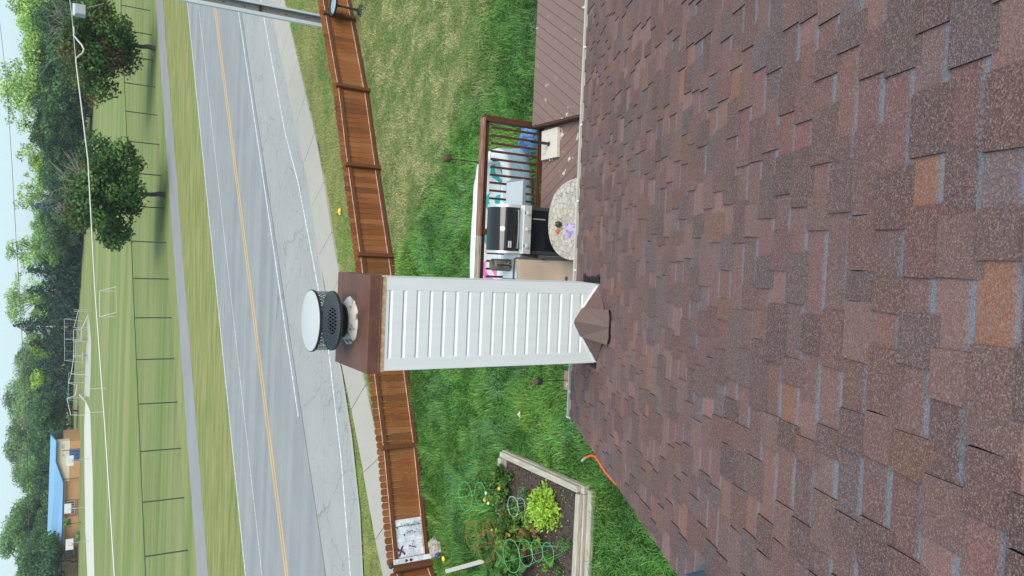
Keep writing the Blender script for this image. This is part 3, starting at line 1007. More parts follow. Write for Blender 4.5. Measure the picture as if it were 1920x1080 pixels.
for (hx, hz_) in ((-0.005, 0.62), (-0.005, 0.52)):
    flat([(hx, hz_ - .05), (hx + .033, hz_ - .005), (hx + .024, hz_ + .028), (hx, hz_ + .022), (hx - .024, hz_ + .028), (hx - .033, hz_ - .005)], M_RED, 'heart', -0.062)
# round solar cap on the corner post
ct = thing('post_cap', 'dark rounded cap on the fence corner post', 'post cap', (corner.x, corner.y, 0.935))
MB().lathe([(0.06, 0), (0.062, 0.02), (0.045, 0.045), (0.0, 0.055)], 16).build('dome', M_BLACK, ct, True)
MB().lathe([(0.052, -0.004), (0.066, -0.004), (0.066, 0.004), (0.052, 0.004)], 16, close=True).build('skirt', plain('cap_skirt', (0.12, 0.06, 0.04), 0.6), ct, True)

# ================================================================== UTILITY POLE, CABLES
pb = G(617, 42, 0.4)
pole = thing('utility_pole', 'pale steel channel utility pole behind the wooden fence', 'utility pole', (pb[0], pb[1], 0), R(-8))
stl = plain('pale_painted_steel', (0.52, 0.56, 0.60), 0.5, 0.4, 0.1, var=0.08, scale=4)
web = plain('channel_web', (0.20, 0.19, 0.18), 0.7, 0.3, var=0.3, scale=8)
lean = -0.012
def pbox(nm, cx_, cy_, dx_, dy_, m):
    o = MB().box((cx_, cy_, 4.9), (dx_, dy_, 9.8)).build(nm, m, pole)
    o.rotation_euler = (0, lean, 0)
    return o
pbox('flange', -0.125, 0, 0.085, 0.24, stl)
pbox('flange', 0.13, 0, 0.05, 0.24, stl)
pbox('web', 0.01, 0.04, 0.186, 0.05, web)
for k in range(16):
    z = 0.5 + k * 0.55
    o = MB().box((0.02 * (k % 2) - 0.005 + lean * z, 0.008, z), (0.02, 0.02, 0.035)).build('bolt', M_BLACK, pole)
o = MB().box((lean * 2.3 + .0, -0.0, 2.3), (0.19, 0.05, 0.05)).build('bracket', M_BLACK, pole)
MB().tube([(lean * 9.3 - 1.1, 0, 9.2), (lean * 9.3 + 1.1, 0, 9.2)], 0.06, 8).build('crossarm', stl, pole)

cab = plain('pale_cable_jacket', (0.50, 0.50, 0.47), 0.5, 0.4, var=0.1, scale=3)
def cable_pts(pix, anchor_xy, dirxy):
    out = []
    for (x, y) in pix:
        r_ = ray(x, y)
        # intersect with vertical plane through anchor along dir
        nx, ny = -dirxy[1], dirxy[0]
        t = (nx * anchor_xy[0] + ny * anchor_xy[1]) / (nx * r_[0] + ny * r_[1])
        out.append(Vector(CAM + r_ * t))
    return out
fdir = (fp[3] - fp[0]).normalized()
anch = (pb[0], pb[1])
pts = cable_pts([(142, 112), (165, 300), (178, 540), (197, 800), (215, 1080)], anch, fdir)
e = (pts[-1] - pts[-2]).normalized()
pts = pts + [pts[-1] + e * 12]
c1_ = thing('service_cable', 'thick white aerial cable crossing above the road and field', 'cable', tuple(pts[2]))
CO = tuple(pts[2])
MB().tube(pts, 0.015, 6).build('cable', cab, c1_, True, off=CO)
q = cable_pts([(135, 28), (142, 112)], anch, fdir)
MB().tube([Vector((pb[0], pb[1], q[0].z + 0.15)), q[0], q[1]], 0.013, 6).build('messenger_wire', plain('dull_wire', (0.30, 0.31, 0.31), 0.6), c1_, True, off=CO)
lp = cable_pts([(138, 50), (139, 60), (138, 66), (146, 76), (153, 84), (157, 92), (155, 99), (149, 104), (143, 109), (142, 113)], anch, fdir)
MB().tube(lp, 0.018, 6).build('slack_loop', cab, c1_, True, off=CO)
bc = cable_pts([(139, 18)], anch, fdir)[0]
box_ = thing('splice_case', 'clear grey splice case hanging on the aerial cable near the utility pole', 'splice case', tuple(bc))
angc = math.atan2(fdir.y, fdir.x)
box_.rotation_euler = (0, 0, angc)
sp = plain('grey_plastic', (0.30, 0.34, 0.38), 0.4, 0.4, var=0.35, scale=18)
MB().box((0, 0, -0.13), (0.30, 0.14, 0.22)).build('case', sp, box_, bevel=0.02)
MB().box((0, 0, 0.005), (0.36, 0.05, 0.05)).build('clamp', plain('pale_plastic', (0.6, 0.64, 0.68), 0.4), box_, bevel=0.01)
for k in range(4):
    MB().box((-0.12 + k * 0.08, -0.076, -0.13), (0.02, 0.012, 0.2)).build('rib', sp, box_)
MB().tube([(-0.12, 0, -0.24), (-0.22, 0.0, -0.40), (-0.34, 0.02, -0.62)], 0.008, 5).build('drop_wire', plain('drop_wire_grey', (0.3, 0.31, 0.32), 0.6), box_)
# thin wire far side of the road
A2 = rd(0, 38.0)
pts = cable_pts([(0, 45), (12, 150), (22, 300), (30, 445), (38, 570), (45, 700), (51, 860), (56, 1050)], A2, Vector((EX, EY)))
e = (pts[0] - pts[1]).normalized()
e2 = (pts[-1] - pts[-2]).normalized()
pts = [pts[0] + e * 20] + pts + [pts[-1] + e2 * 20]
wr = MB().tube(pts, 0.012, 5).build('overhead_wire', plain('dark_wire', (0.05, 0.06, 0.06), 0.6), None)
tag(wr, 'thin dark overhead wire in front of the sky and treetops', 'wire')

# ================================================================== DECK with railing
w = NM('brown_deck_paint', 0.62, 0.3)
P = w.pos()
rn = w.rnd()
gr = w.noise(30, 5, P)
b = w.mix(gr, (0.165, 0.105, 0.092), (0.225, 0.150, 0.132))
b = w.mix(w.rng(rn, 0, 1, 0, 0.4), b, (0.17, 0.11, 0.09))
chip = w.math('MULTIPLY', w.rng(w.noise(4.5, 6, P, 0.6, 0.4), 0.625, 0.645), w.rng(w.noise(0.9, 2, P), 0.42, 0.5))
b = w.mix(chip, b, (0.55, 0.50, 0.42))
w.bump(gr, 0.2, 0.003)
M_DECK = w.col(b)
M_DSIDE = plain('deck_skirt_wood', (0.10, 0.045, 0.032), 0.65, var=0.25, scale=9)
DX = 2.27
deck = thing('deck', 'brown painted wooden deck of diagonal boards beside the house', 'deck', (1.0, 8.0, 0))
DO = (1.0, 8.0, 0)
def boards(region, z, ang_, bw=0.14, gap=0.007, th=0.032):
    ca, sa = math.cos(ang_), math.sin(ang_)
    nx, ny = -sa, ca
    cs = [nx * p[0] + ny * p[1] for p in region]
    c = min(cs) - 0.03
    while c < max(cs):
        q = list(region)
        q = clip_poly(q, nx, ny, c + bw)
        q = clip_poly(q, -nx, -ny, -c) if len(q) > 2 else []
        if len(q) > 2:
            area = abs(sum(q[i][0] * q[(i + 1) % len(q)][1] - q[(i + 1) % len(q)][0] * q[i][1] for i in range(len(q)))) / 2
            if area > 0.002:
                MB().prism(q, z - th, z + random.uniform(-0.0015, 0.0015)).build('board', M_DECK, deck, off=DO)
        c += bw + gap
boards([(DX, 5.35), (5.3, 5.35), (5.3, 10.44), (DX, 10.44)], 0.43, R(57))
boards([(-0.95, 5.35), (DX - 0.03, 5.35), (DX - 0.03, 10.37), (-0.95, 10.37)], 0.25, R(-60))
def dbx(nm, c, d_, m=M_DSIDE):
    return MB().box(c, d_).build(nm, m, deck, off=DO)
dbx('riser', (DX - 0.012, 7.9, 0.335), (0.028, 5.08, 0.155))
dbx('rim_joist', (3.79, 10.40, 0.19), (3.02, 0.04, 0.40), plain('rim_grey', (0.20, 0.19, 0.19), 0.7))
dbx('rim_joist', (0.645, 10.33, 0.105), (3.18, 0.04, 0.205))
dbx('rim_joist', (-0.93, 7.85, 0.105), (0.04, 4.9, 0.205))
dbx('rim_joist', (5.28, 7.9, 0.19), (0.04, 4.9, 0.40))
w = NM('railing_stain', 0.65, 0.25)
P = w.obj()
gr = w.noise(1.0, 6, w.map(P, (4, 40, 40)), 0.6)
M_RST = w.col(w.mix(gr, (0.055, 0.021, 0.015), (0.115, 0.044, 0.03)))
w = NM('worn_cap_rail', 0.75, 0.2)
P = w.obj()
gr = w.noise(1.0, 6, w.map(P, (3, 30, 30)), 0.65)
M_CAPR = w.col(w.mix(w.rng(gr, 0.42, 0.7), (0.17, 0.075, 0.05), (0.33, 0.20, 0.15)))
w = NM('grey_weathered_cap', 0.85, 0.15)
P = w.obj()
gr = w.noise(1.0, 6, w.map(P, (3, 40, 40)), 0.65)
M_CAPG = w.col(w.mix(w.rng(gr, 0.38, 0.66), (0.19, 0.14, 0.11), (0.40, 0.36, 0.31)))
RY = 10.63
rail_o = MB().box((0.79, RY, 0.125), (2.98, 0.038, 0.125)).build('railing', M_RST, deck, off=DO)
def rbx(nm, c, d_, m=M_RST, bev=0.003):
    return MB().box(c, d_).build(nm, m, rail_o, off=DO, bevel=bev)
rbx('cap_rail', (1.385, RY, 1.235), (1.87, 0.135, 0.036), M_CAPR)
rbx('cap_rail', (-0.285, RY, 1.236), (1.46, 0.135, 0.036), M_CAPG)
rbx('top_rail', (0.645, RY + 0.0, 1.172), (3.25, 0.038, 0.085))
for xx, ww in ((2.315, 0.09), (0.52, 0.09), (-0.93, 0.09)):
    rbx('post', (xx, RY + 0.002, 0.605), (ww, 0.14 if xx > 2 else 0.09, 1.21))
k = 0
xx = 2.19
while xx > -0.85:
    if abs(xx - 0.52) > 0.06:
        rbx('baluster', (xx, RY - 0.0, 0.642), (0.034, 0.034, 0.854), M_RST, 0.002)
    xx -= 0.1255

# ================================================================== THINGS ON AND AROUND THE DECK
ZD = 0.252
# --- umbrella base
ub = thing('umbrella_base', 'square speckled stone umbrella base with black tube on lower deck', 'umbrella base', (1.955, 10.10, ZD), R(2))
gr_ = NM('speckled_stone', 0.6, 0.35)
P = gr_.obj()
gm = gr_.col(gr_.mix(gr_.rng(gr_.noise(70, 4, P, 0.8), 0.35, 0.5), (0.30, 0.26, 0.23), (0.62, 0.57, 0.52)))
MB().box((0, 0, 0.034), (0.47, 0.44, 0.062)).build('slab', gm, ub, bevel=0.006)
MB().lathe([(0.035, 0.064), (0.035, 0.075), (0.024, 0.08), (0.024, 0.40), (0.019, 0.40), (0.019, 0.1)], 20).build('tube', M_BLACK, ub, True)
MB().tube([(-0.237, -0.06, 0.035), (-0.262, -0.06, 0.03), (-0.262, 0.02, 0.03), (-0.237, 0.02, 0.035)], 0.006, 8).build('handle', plain('chrome', (0.6, 0.6, 0.6), 0.25, 0.5, 0.9), ub, True)

# --- grill
GX, GY = 0.53, 9.72
gl = thing('gas_grill', 'three-knob gas grill with black lid and steel side shelves on the deck', 'grill', (GX, GY, ZD))
M_GLOSS = plain('gloss_black_enamel', (0.012, 0.013, 0.015), 0.10, 0.6, var=0.1)
M_STEEL = plain('brushed_steel', (0.62, 0.63, 0.64), 0.32, 0.5, 0.55, var=0.06, scale=14)
M_GREY = plain('grey_plastic_trim', (0.20, 0.215, 0.23), 0.45, 0.4)
M_DGREY = plain('charcoal_frame', (0.045, 0.05, 0.055), 0.5, 0.4)
lidp = [(0.24, 0.95), (0.255, 1.06), (0.235, 1.17), (0.17, 1.255), (0.07, 1.29), (-0.05, 1.28), (-0.15, 1.235), (-0.225, 1.15), (-0.26, 1.04), (-0.265, 0.955)]
MB().extrude_x(lidp, -0.315, 0.315).build('lid', M_GLOSS, gl, True)
for sx in (-1, 1):
    pf = [(p[0] * 1.03, 0.95 + (p[1] - 0.95) * 1.03) for p in lidp]
    MB().extrude_x(pf, sx * 0.318 - 0.003, sx * 0.352 + (0.003 if sx > 0 else -0.003)).build('lid_end', M_STEEL, gl, True)
    MB().box((sx * 0.54, 0.0, 0.895), (0.37, 0.47, 0.024)).build('side_shelf', M_STEEL, gl, bevel=0.006)
    MB().box((sx * 0.54, -0.243, 0.885), (0.385, 0.018, 0.05)).build('shelf_edge', M_GREY, gl, bevel=0.004)
    MB().box((sx * 0.735, 0.0, 0.885), (0.018, 0.47, 0.048)).build('shelf_edge', M_GREY, gl, bevel=0.004)
    MB().box((sx * 0.325, -0.22, 0.41), (0.05, 0.05, 0.80)).build('leg', M_DGREY, gl)
    MB().box((sx * 0.325, 0.20, 0.41), (0.05, 0.05, 0.80)).build('leg', M_DGREY, gl)
    MB().box((sx * 0.325, -0.01, 0.40), (0.03, 0.37, 0.70)).build('side_panel', M_DGREY, gl)
MB().extrude_x([(0.24, 0.945), (-0.25, 0.945), (-0.2, 0.72), (0.19, 0.72)], -0.34, 0.34).build('firebox', M_DGREY, gl)
MB().extrude_x([(-0.24, 0.955), (-0.33, 0.925), (-0.345, 0.80), (-0.25, 0.80)], -0.355, 0.355).build('control_panel', M_STEEL, gl, bevel=0.006)
for kx in (-0.24, 0.0, 0.24):
    kn = MB().tube([(kx, -0.338, 0.868), (kx, -0.352, 0.866), (kx, -0.378, 0.864)], [0.034, 0.032, 0.026], 20).build('knob', M_STEEL, gl, True)
    MB().box((kx, -0.383, 0.865), (0.008, 0.012, 0.046)).build('knob_grip', plain('pale_knob', (0.72, 0.72, 0.72), 0.35), kn)
for kx in (-0.235, 0.245):
    for j in range(3):
        MB().box((kx + 0.0, -0.3395 + .0035 * 0, 0.918 - j * 0.009), (0.05 - 0.012 * j, 0.004, 0.003)).build('printed_mark', M_DGREY, gl)
MB().box((0.0, -0.215, 0.40), (0.60, 0.02, 0.72)).build('door', M_GLOSS, gl, bevel=0.006)
MB().box((0.17, -0.24, 0.60), (0.018, 0.02, 0.22)).build('door_handle', M_STEEL, gl, bevel=0.004)
MB().box((0.0, 0.0, 0.06), (0.68, 0.46, 0.04)).build('bottom_shelf', M_DGREY, gl)
MB().tube([(-0.28, -0.30, 1.0), (-0.1, -0.325, 1.005), (0.1, -0.325, 1.005), (0.28, -0.30, 1.0)], 0.011, 10).build('lid_handle', M_GREY, gl, True)
for sx in (-1, 1):
    MB().tube([(sx * 0.27, -0.262, 1.0), (sx * 0.27, -0.302, 1.0)], 0.012, 8).build('handle_mount', M_DGREY, gl)
tn = Vector((0, -0.74, 0.67)).normalized()
tc = Vector((0.0, -0.188, 1.193)) + tn * 0.0
th = MB().tube([tc - tn * 0.01, tc + tn * 0.014], [0.036, 0.034], 24).build('thermometer', M_STEEL, gl, True)
MB().tube([tc + tn * 0.0142, tc + tn * 0.016], [0.028, 0.028], 24).build('dial', plain('white_dial', (0.75, 0.76, 0.76), 0.4), th)
bn = Vector((0, -0.95, 0.3)).normalized()
rotb = bn.to_track_quat('Z', 'X').to_matrix()
MB().box(Vector((-0.225, -0.243, 1.098)) + bn * 0.004, (0.05, 0.095, 0.006), rotb).build('badge', plain('badge_silver', (0.6, 0.6, 0.6), 0.35, 0.5, 0.4), gl)
for j in range(5):
    MB().box(Vector((-0.257 + j * 0.016, -0.2455, 1.098)) + bn * 0.006, (0.022, 0.006, 0.004), rotb).build('badge_mark', M_DGREY, gl)
for sx in (-1, 1):
    for yy in (-0.2, 0.2):
        MB().tube([(sx * 0.305, yy, 0.036), (sx * 0.335, yy, 0.036)], 0.036, 14).build('caster', M_BLACK, gl, True)
# --- charcoal chimney starter lying on the grill's shelf
cs_ = thing('charcoal_starter', 'weathered metal charcoal chimney starter standing on the grill side shelf', 'charcoal starter', (GX - 0.53, GY + 0.06, ZD + 0.909))
M_OLD = plain('tarnished_steel', (0.19, 0.17, 0.145), 0.42, 0.5, 0.5, var=0.4, scale=16)
MB().lathe([(0.086, 0.0), (0.09, 0.006), (0.09, 0.29), (0.086, 0.295), (0.082, 0.29), (0.082, 0.02), (0.0, 0.02)], 28).build('can', M_OLD, cs_, True)
MB().tube([(0.0, -0.09, 0.25), (0.0, -0.14, 0.24), (0.0, -0.145, 0.07), (0.0, -0.09, 0.06)], 0.013, 8).build('handle', M_BLACK, cs_, True)
MB().box((0.0, -0.0925, 0.15), (0.012, 0.006, 0.2)).build('handle_strap', M_STEEL, cs_)
for k in range(10):
    q = 2 * math.pi * k / 10
    MB().box((0.0905 * math.cos(q), 0.0905 * math.sin(q), 0.03), (0.006, 0.02, 0.03), q).build('vent_slot', M_BLACK, cs_)

# --- patio table
TX, TY = 0.66, 8.33
tb = thing('patio_table', 'oval patio table with crackled stone-look top under the eave', 'table', (TX, TY, ZD))
st = NM('flagstone_print', 0.45, 0.4)
P = st.obj()
ed = st.vor(14, P, 'DISTANCE_TO_EDGE')
cl_ = st.vor(14, P, 'F1', 'Color')
b = st.mix(st.sep(cl_)[0], (0.36, 0.315, 0.26), (0.50, 0.455, 0.395))
b = st.mix(st.rng(st.noise(18, 5, P), 0.4, 0.7, 0, 0.4), b, (0.40, 0.33, 0.25))
M_STN = st.col(st.mix(st.rng(ed, 0.02, 0.06), (0.17, 0.145, 0.125), b))
el = [(0.56 * math.copysign(abs(math.cos(2 * math.pi * k / 48)) ** 0.82, math.cos(2 * math.pi * k / 48)), 0.70 * math.copysign(abs(math.sin(2 * math.pi * k / 48)) ** 0.9, math.sin(2 * math.pi * k / 48))) for k in range(48)]
MB().prism(el, 0.715, 0.74).build('top', M_STN, tb, bevel=0.004)
MB().prism([(x * 1.012, y * 1.012) for x, y in el], 0.70, 0.714).build('rim', plain('bronze_rim', (0.09, 0.075, 0.065), 0.5, 0.4, 0.3), tb)
for sx in (-1, 1):
    for sy in (-1, 1):
        MB().tube([(sx * 0.26, sy * 0.34, 0.70), (sx * 0.30, sy * 0.40, 0.4), (sx * 0.36, sy * 0.48, 0.0)], 0.018, 8).build('leg', M_DGREY, tb, True)
# --- items on the table
def on_table(px, py):
    q = G(px, py, ZD + 0.74)
    return (q[0], q[1], ZD + 0.741)
cl = thing('cloth', 'crumpled lilac cloth lying on the patio table', 'cloth', on_table(1070, 432))
ctm = plain('lilac_fabric', (0.40, 0.33, 0.52), 0.85, var=0.2, scale=30)
vs, fs = [], []
N = 22
for i in range(N):
    for j in range(N):
        u, v = (i / (N - 1) - 0.5), (j / (N - 1) - 0.5)
        rr_ = math.hypot(u, v) * 2
        q = math.atan2(v, u)
        sc_ = 0.105 * (1 + 0.28 * math.sin(3 * q + 0.7) + 0.15 * math.sin(7 * q))
        z = max(0.004, 0.045 * (1 - rr_ ** 2) + 0.028 * math.sin(9 * u + 4 * v) * math.cos(8 * v - 2) + 0.015 * math.sin(21 * u * v + 12 * u))
        vs.append((2 * u * sc_ * 0.85, 2 * v * sc_, z))
for i in range(N - 1):
    for j in range(N - 1):
        fs.append((i * N + j, (i + 1) * N + j, (i + 1) * N + j + 1, i * N + j + 1))
MB().add(vs, fs).build('folds', ctm, cl, True)
kb = MB()
kb.tube([(0.02, 0.03, 0.03), (0.06, 0.09, 0.02), (0.1, 0.06, 0.015)], 0.008, 6)
kb.build('drawstring', ctm, cl, True)
bl = thing('gourd', 'dark green gourd with a pale tip on the patio table', 'gourd', on_table(1052, 421))
MB().lathe([(0, 0.0), (0.03, 0.004), (0.046, 0.035), (0.044, 0.06), (0.03, 0.085), (0.014, 0.1), (0, 0.103)], 18).build('body', plain('dark_green_skin', (0.022, 0.032, 0.02), 0.4, 0.5), bl, True)
MB().lathe([(0.009, 0.098), (0.008, 0.112), (0, 0.113)], 8).build('tip', plain('pale_tip', (0.6, 0.6, 0.55), 0.5), bl, True)
ob = thing('orange_fruit', 'small bright orange fruit on the patio table beside the gourd', 'fruit', on_table(1048, 434))
MB().lathe([(0, 0.0), (0.02, 0.004), (0.029, 0.028), (0.022, 0.05), (0.006, 0.055), (0, 0.053)], 16).build('body', plain('orange_skin', (0.70, 0.13, 0.03), 0.4, 0.5), ob, True)
MB().tube([(0, 0, 0.052), (0.004, 0, 0.064)], 0.004, 6).build('stem', plain('stem_green', (0.06, 0.12, 0.03), 0.6), ob)

# --- swivel sling chair
ch = thing('sling_chair', 'tan sling patio chair with dark swivel base behind the chimney', 'chair', (-0.16, 9.02, ZD))
slm = NM('tan_sling_mesh', 0.8, 0.2)
P = slm.obj()
sm = slm.col(slm.mix(slm.noise(1.0, 4, slm.map(P, (90, 6, 6))), (0.27, 0.205, 0.155), (0.36, 0.285, 0.22)))
sp_ = [(-0.33, 0.44), (-0.28, 0.455), (0.0, 0.42), (0.14, 0.42), (0.20, 0.47), (0.26, 0.7), (0.34, 0.98), (0.38, 1.03)]
vs, fs = [], []
for (y, z) in sp_:
    for k in range(7):
        u = k / 6 - 0.5
        vs.append((u * 0.52, y, z - 0.03 * (1 - (2 * u) ** 2)))
for i in range(len(sp_) - 1):
    for k in range(6):
        fs.append((i * 7 + k, i * 7 + k + 1, (i + 1) * 7 + k + 1, (i + 1) * 7 + k))
so = MB().add(vs, fs).build('sling', sm, ch, True)
md = so.modifiers.new('thick', 'SOLIDIFY')
md.thickness = 0.006
for sx in (-1, 1):
    MB().tube([(sx * 0.27, y, z) for y, z in sp_], 0.014, 8).build('side_rail', M_DGREY, ch, True)
    MB().tube([(sx * 0.27, -0.26, 0.45), (sx * 0.31, -0.28, 0.62), (sx * 0.31, 0.1, 0.66), (sx * 0.27, 0.27, 0.68)], 0.014, 8).build('armrest', M_DGREY, ch, True)
MB().tube([(0.27, 0.40, 1.035), (0.1, 0.405, 1.04), (-0.1, 0.405, 1.04), (-0.27, 0.40, 1.035)], 0.014, 8).build('back_bar', M_DGREY, ch, True)
MB().tube([(0, -0.02, 0.40), (0, -0.02, 0.06)], 0.035, 14).build('pedestal', M_DGREY, ch, True)
M_RING = plain('grey_base', (0.12, 0.14, 0.155), 0.45)
MB().lathe([(0.31, 0.0), (0.34, 0.0), (0.34, 0.03), (0.31, 0.035)], 32, (0, -0.02, 0.001), close=True).build('base_ring', M_RING, ch, True)
for q in (0, 1, 2, 3):
    a_ = q * math.pi / 2 + 0.4
    MB().tube([(0, -0.02, 0.08), (0.18 * math.cos(a_), -0.02 + 0.18 * math.sin(a_), 0.06), (0.32 * math.cos(a_), -0.02 + 0.32 * math.sin(a_), 0.02)], 0.016, 8).build('spoke', M_RING, ch, True)
# --- swivel stool base poking out beside the grill
so_ = thing('swivel_footrest', 'round grey swivel footrest between the grill and the tan chair', 'footrest', (0.34, 9.17, ZD))
MB().lathe([(0, 0.33), (0.17, 0.33), (0.185, 0.345), (0.18, 0.37), (0, 0.38)], 28).build('seat', M_RING, so_, True)
MB().tube([(0, 0, 0.33), (0, 0, 0.03)], 0.03, 12).build('pedestal', M_DGREY, so_)
MB().lathe([(0, 0.0), (0.13, 0.0), (0.13, 0.015), (0.04, 0.035), (0, 0.035)], 24).build('foot', M_DGREY, so_, True)

# --- inflatable pool behind the railing
PX, PYc, PA, PB = 0.42, 11.57, 1.62, 0.68
pool = thing('inflatable_pool', 'inflatable pool with pale blue tile print and teal and pink swirls behind the railing', 'pool', (PX, PYc, 0.03))
tl = NM('tile_print_vinyl', 0.35, 0.45)
U = tl.uv()
br = tl.n('ShaderNodeTexBrick')
tl.put(br.inputs['Vector'], U)
br.offset = 0.0
for nm_, c_ in (('Color1', (0.40, 0.54, 0.66)), ('Color2', (0.30, 0.47, 0.62)), ('Mortar', (0.52, 0.62, 0.69))):
    br.inputs[nm_].default_value = (*c_, 1)
br.inputs['Scale'].default_value = 1.0
br.inputs['Mortar Size'].default_value = 0.006
br.inputs['Brick Width'].default_value = 0.16
br.inputs['Row Height'].default_value = 0.11
M_TILE = tl.col(br.outputs['Color'])
M_PW = plain('white_vinyl_film', (0.60, 0.635, 0.64), 0.3, 0.5, var=0.03)
iw = NM('swirl_print_vinyl', 0.3, 0.5)
U = iw.uv()
ux, uy, _ = iw.sep(U)
fx = iw.math('SUBTRACT', iw.math('FRACT', iw.math('DIVIDE', ux, 0.62)), 0.5)
fx = iw.math('MULTIPLY', fx, 0.62)
fy = iw.math('SUBTRACT', uy, 0.02)
dist = iw.math('SQRT', iw.math('ADD', iw.math('MULTIPLY', fx, fx), iw.math('MULTIPLY', fy, fy)))
skew = iw.math('ADD', dist, iw.math('MULTIPLY', fx, 0.35))
bandm = iw.math('GREATER_THAN', iw.math('SINE', iw.math('MULTIPLY', skew, 27.0)), 0.0)
inside = iw.math('LESS_THAN', dist, 0.31)
mk = iw.math('MULTIPLY', bandm, inside)
side = iw.math('GREATER_THAN', iw.sep(iw.obj())[0], -0.25)
pc = iw.mix(side, (0.72, 0.16, 0.47), (0.02, 0.36, 0.36))
M_SW = iw.col(iw.mix(mk, (0.60, 0.64, 0.645), pc))
NS = 96
def outline(k, off):
    q = 2 * math.pi * k / NS
    ex = 0.55
    x, y = (PA - off) * math.copysign(abs(math.cos(q)) ** ex, math.cos(q)), (PB - off) * math.copysign(abs(math.sin(q)) ** ex, math.sin(q))
    return x, y
def loft(name, prof, m, smooth=True):
    vs, uv = [], []
    for (off, z) in prof:
        s_ = 0.0
        px_, py_ = outline(0, off)
        for k in range(NS + 1):
            x, y = outline(k % NS, off)
            s_ += math.hypot(x - px_, y - py_)
            px_, py_ = x, y
            wob_ = 0.012 * math.sin(k * 0.9 + z * 9)
            vs.append((x + wob_, y + wob_, z))
            uv.append((s_, z))
    fs = []
    for i in range(len(prof) - 1):
        for k in range(NS):
            fs.append((i * (NS + 1) + k, i * (NS + 1) + k + 1, (i + 1) * (NS + 1) + k + 1, (i + 1) * (NS + 1) + k))
    o = MB().add(vs, fs).build(name, m, pool, smooth)
    lay = o.data.uv_layers.new(name='UVMap')
    for lp_ in o.data.loops:
        lay.data[lp_.index].uv = uv[lp_.vertex_index]
    return o
loft('side_wall', [(0.06, 0.0), (0.0, 0.06), (-0.01, 0.16), (0.005, 0.26), (0.02, 0.36), (0.035, 0.45)], M_TILE)
loft('rim', [(0.035, 0.45), (0.05, 0.49), (0.10, 0.52), (0.17, 0.52), (0.22, 0.49), (0.235, 0.455)], M_PW)
loft('inner_wall', [(0.235, 0.455), (0.225, 0.36), (0.24, 0.25), (0.22, 0.16), (0.25, 0.05)], M_SW)
MB().add([(*outline(k, 0.24), 0.045) for k in range(NS)], [tuple(range(NS))]).build('floor', M_TILE, pool)
# crumpled blue tarp by the end post
tarp = thing('tarp', 'crumpled blue tarp heaped by the railing end post', 'tarp', (2.13, 11.12, 0.0))
N = 30
vs, fs = [], []
for i in range(N):
    for j in range(N):
        u, v = i / (N - 1) - 0.5, j / (N - 1) - 0.5
        rr_ = min(1, math.hypot(u, v) * 2.1)
        q = math.atan2(v, u)
        z = 0.24 * (1 - rr_ ** 1.5) * (0.7 + 0.3 * math.sin(11 * u - 5 * v) * math.cos(9 * v + 3 * u)) + 0.05 * abs(math.sin(17 * u + 5 * math.sin(7 * v)))
        sc_ = 1 + 0.15 * math.sin(3 * q + 1) + 0.08 * math.sin(8 * q)
        vs.append((u * 0.6 * sc_, v * 0.62 * sc_, max(0.01, z)))
for i in range(N - 1):
    for j in range(N - 1):
        fs.append((i * N + j, (i + 1) * N + j, (i + 1) * N + j + 1, i * N + j + 1))
MB().add(vs, fs).build('sheet', plain('blue_tarp', (0.10, 0.24, 0.46), 0.45, 0.4, var=0.3, scale=7), tarp)
MB().tube([(0.05, -0.2, 0.10), (0.13, -0.24, 0.06), (0.22, -0.27, 0.02)], 0.009, 6).build('cord', plain('navy_cord', (0.03, 0.05, 0.12), 0.7), tarp)

# --- torches
M_TORCH = plain('rust_brown_wicker', (0.10, 0.055, 0.04), 0.8, var=0.4, scale=60)
def torch(label, x, y, z0, z1, m2):
    t = thing('garden_torch', label, 'torch', (x, y, z0), 0, 'garden torches')
    h = z1 - z0
    MB().tube([(0, 0, 0), (0, 0, h - 0.13)], 0.008, 8).build('pole', M_BLACK, t, True)
    MB().lathe([(0.012, h - 0.14), (0.045, h - 0.12), (0.056, h - 0.075), (0.056, h - 0.045), (0.05, h - 0.04)], 16).build('basket', m2, t, True)
    MB().lathe([(0.05, h - 0.04), (0.058, h - 0.03), (0.045, h - 0.005), (0.02, h), (0.0, h)], 16).build('canister', M_TORCH, t, True)
    for k in range(8):
        q = k * math.pi / 4
        MB().tube([(0.046 * math.cos(q), 0.046 * math.sin(q), h - 0.12), (0.059 * math.cos(q), 0.059 * math.sin(q), h - 0.06)], 0.004, 5).build('rib', m2, t)
    return t
ta = torch('garden torch clamped upright to the deck railing', 1.62, RY + 0.075, 1.10, 1.87, M_TORCH)
MB().box((0, -0.03, 0.12), (0.05, 0.16, 0.045)).build('clamp', M_RST, ta)
torch('garden torch standing at the worn wooden step by the gutter', -1.735, 9.50, 0.0, 0.80, plain('dark_wicker', (0.03, 0.035, 0.05), 0.7))
stp = thing('wooden_step', 'small worn pinkish wooden step under the gutter end', 'step', (-1.73, 9.32, 0))
w = NM('peeling_step_paint', 0.75, 0.2)
P = w.obj()
M_STEP = w.col(w.mix(w.rng(w.noise(9, 6, P, 0.6), 0.56, 0.6), (0.24, 0.155, 0.125), (0.60, 0.55, 0.48)))
for k in range(2):
    MB().box((-0.075 + 0.15 * k, 0.0, 0.24), (0.142, 0.36, 0.03)).build('tread', M_STEP, stp, bevel=0.003)
for sy in (-0.15, 0.12):
    MB().box((0, sy, 0.112), (0.26, 0.03, 0.224)).build('riser', M_DSIDE, stp)

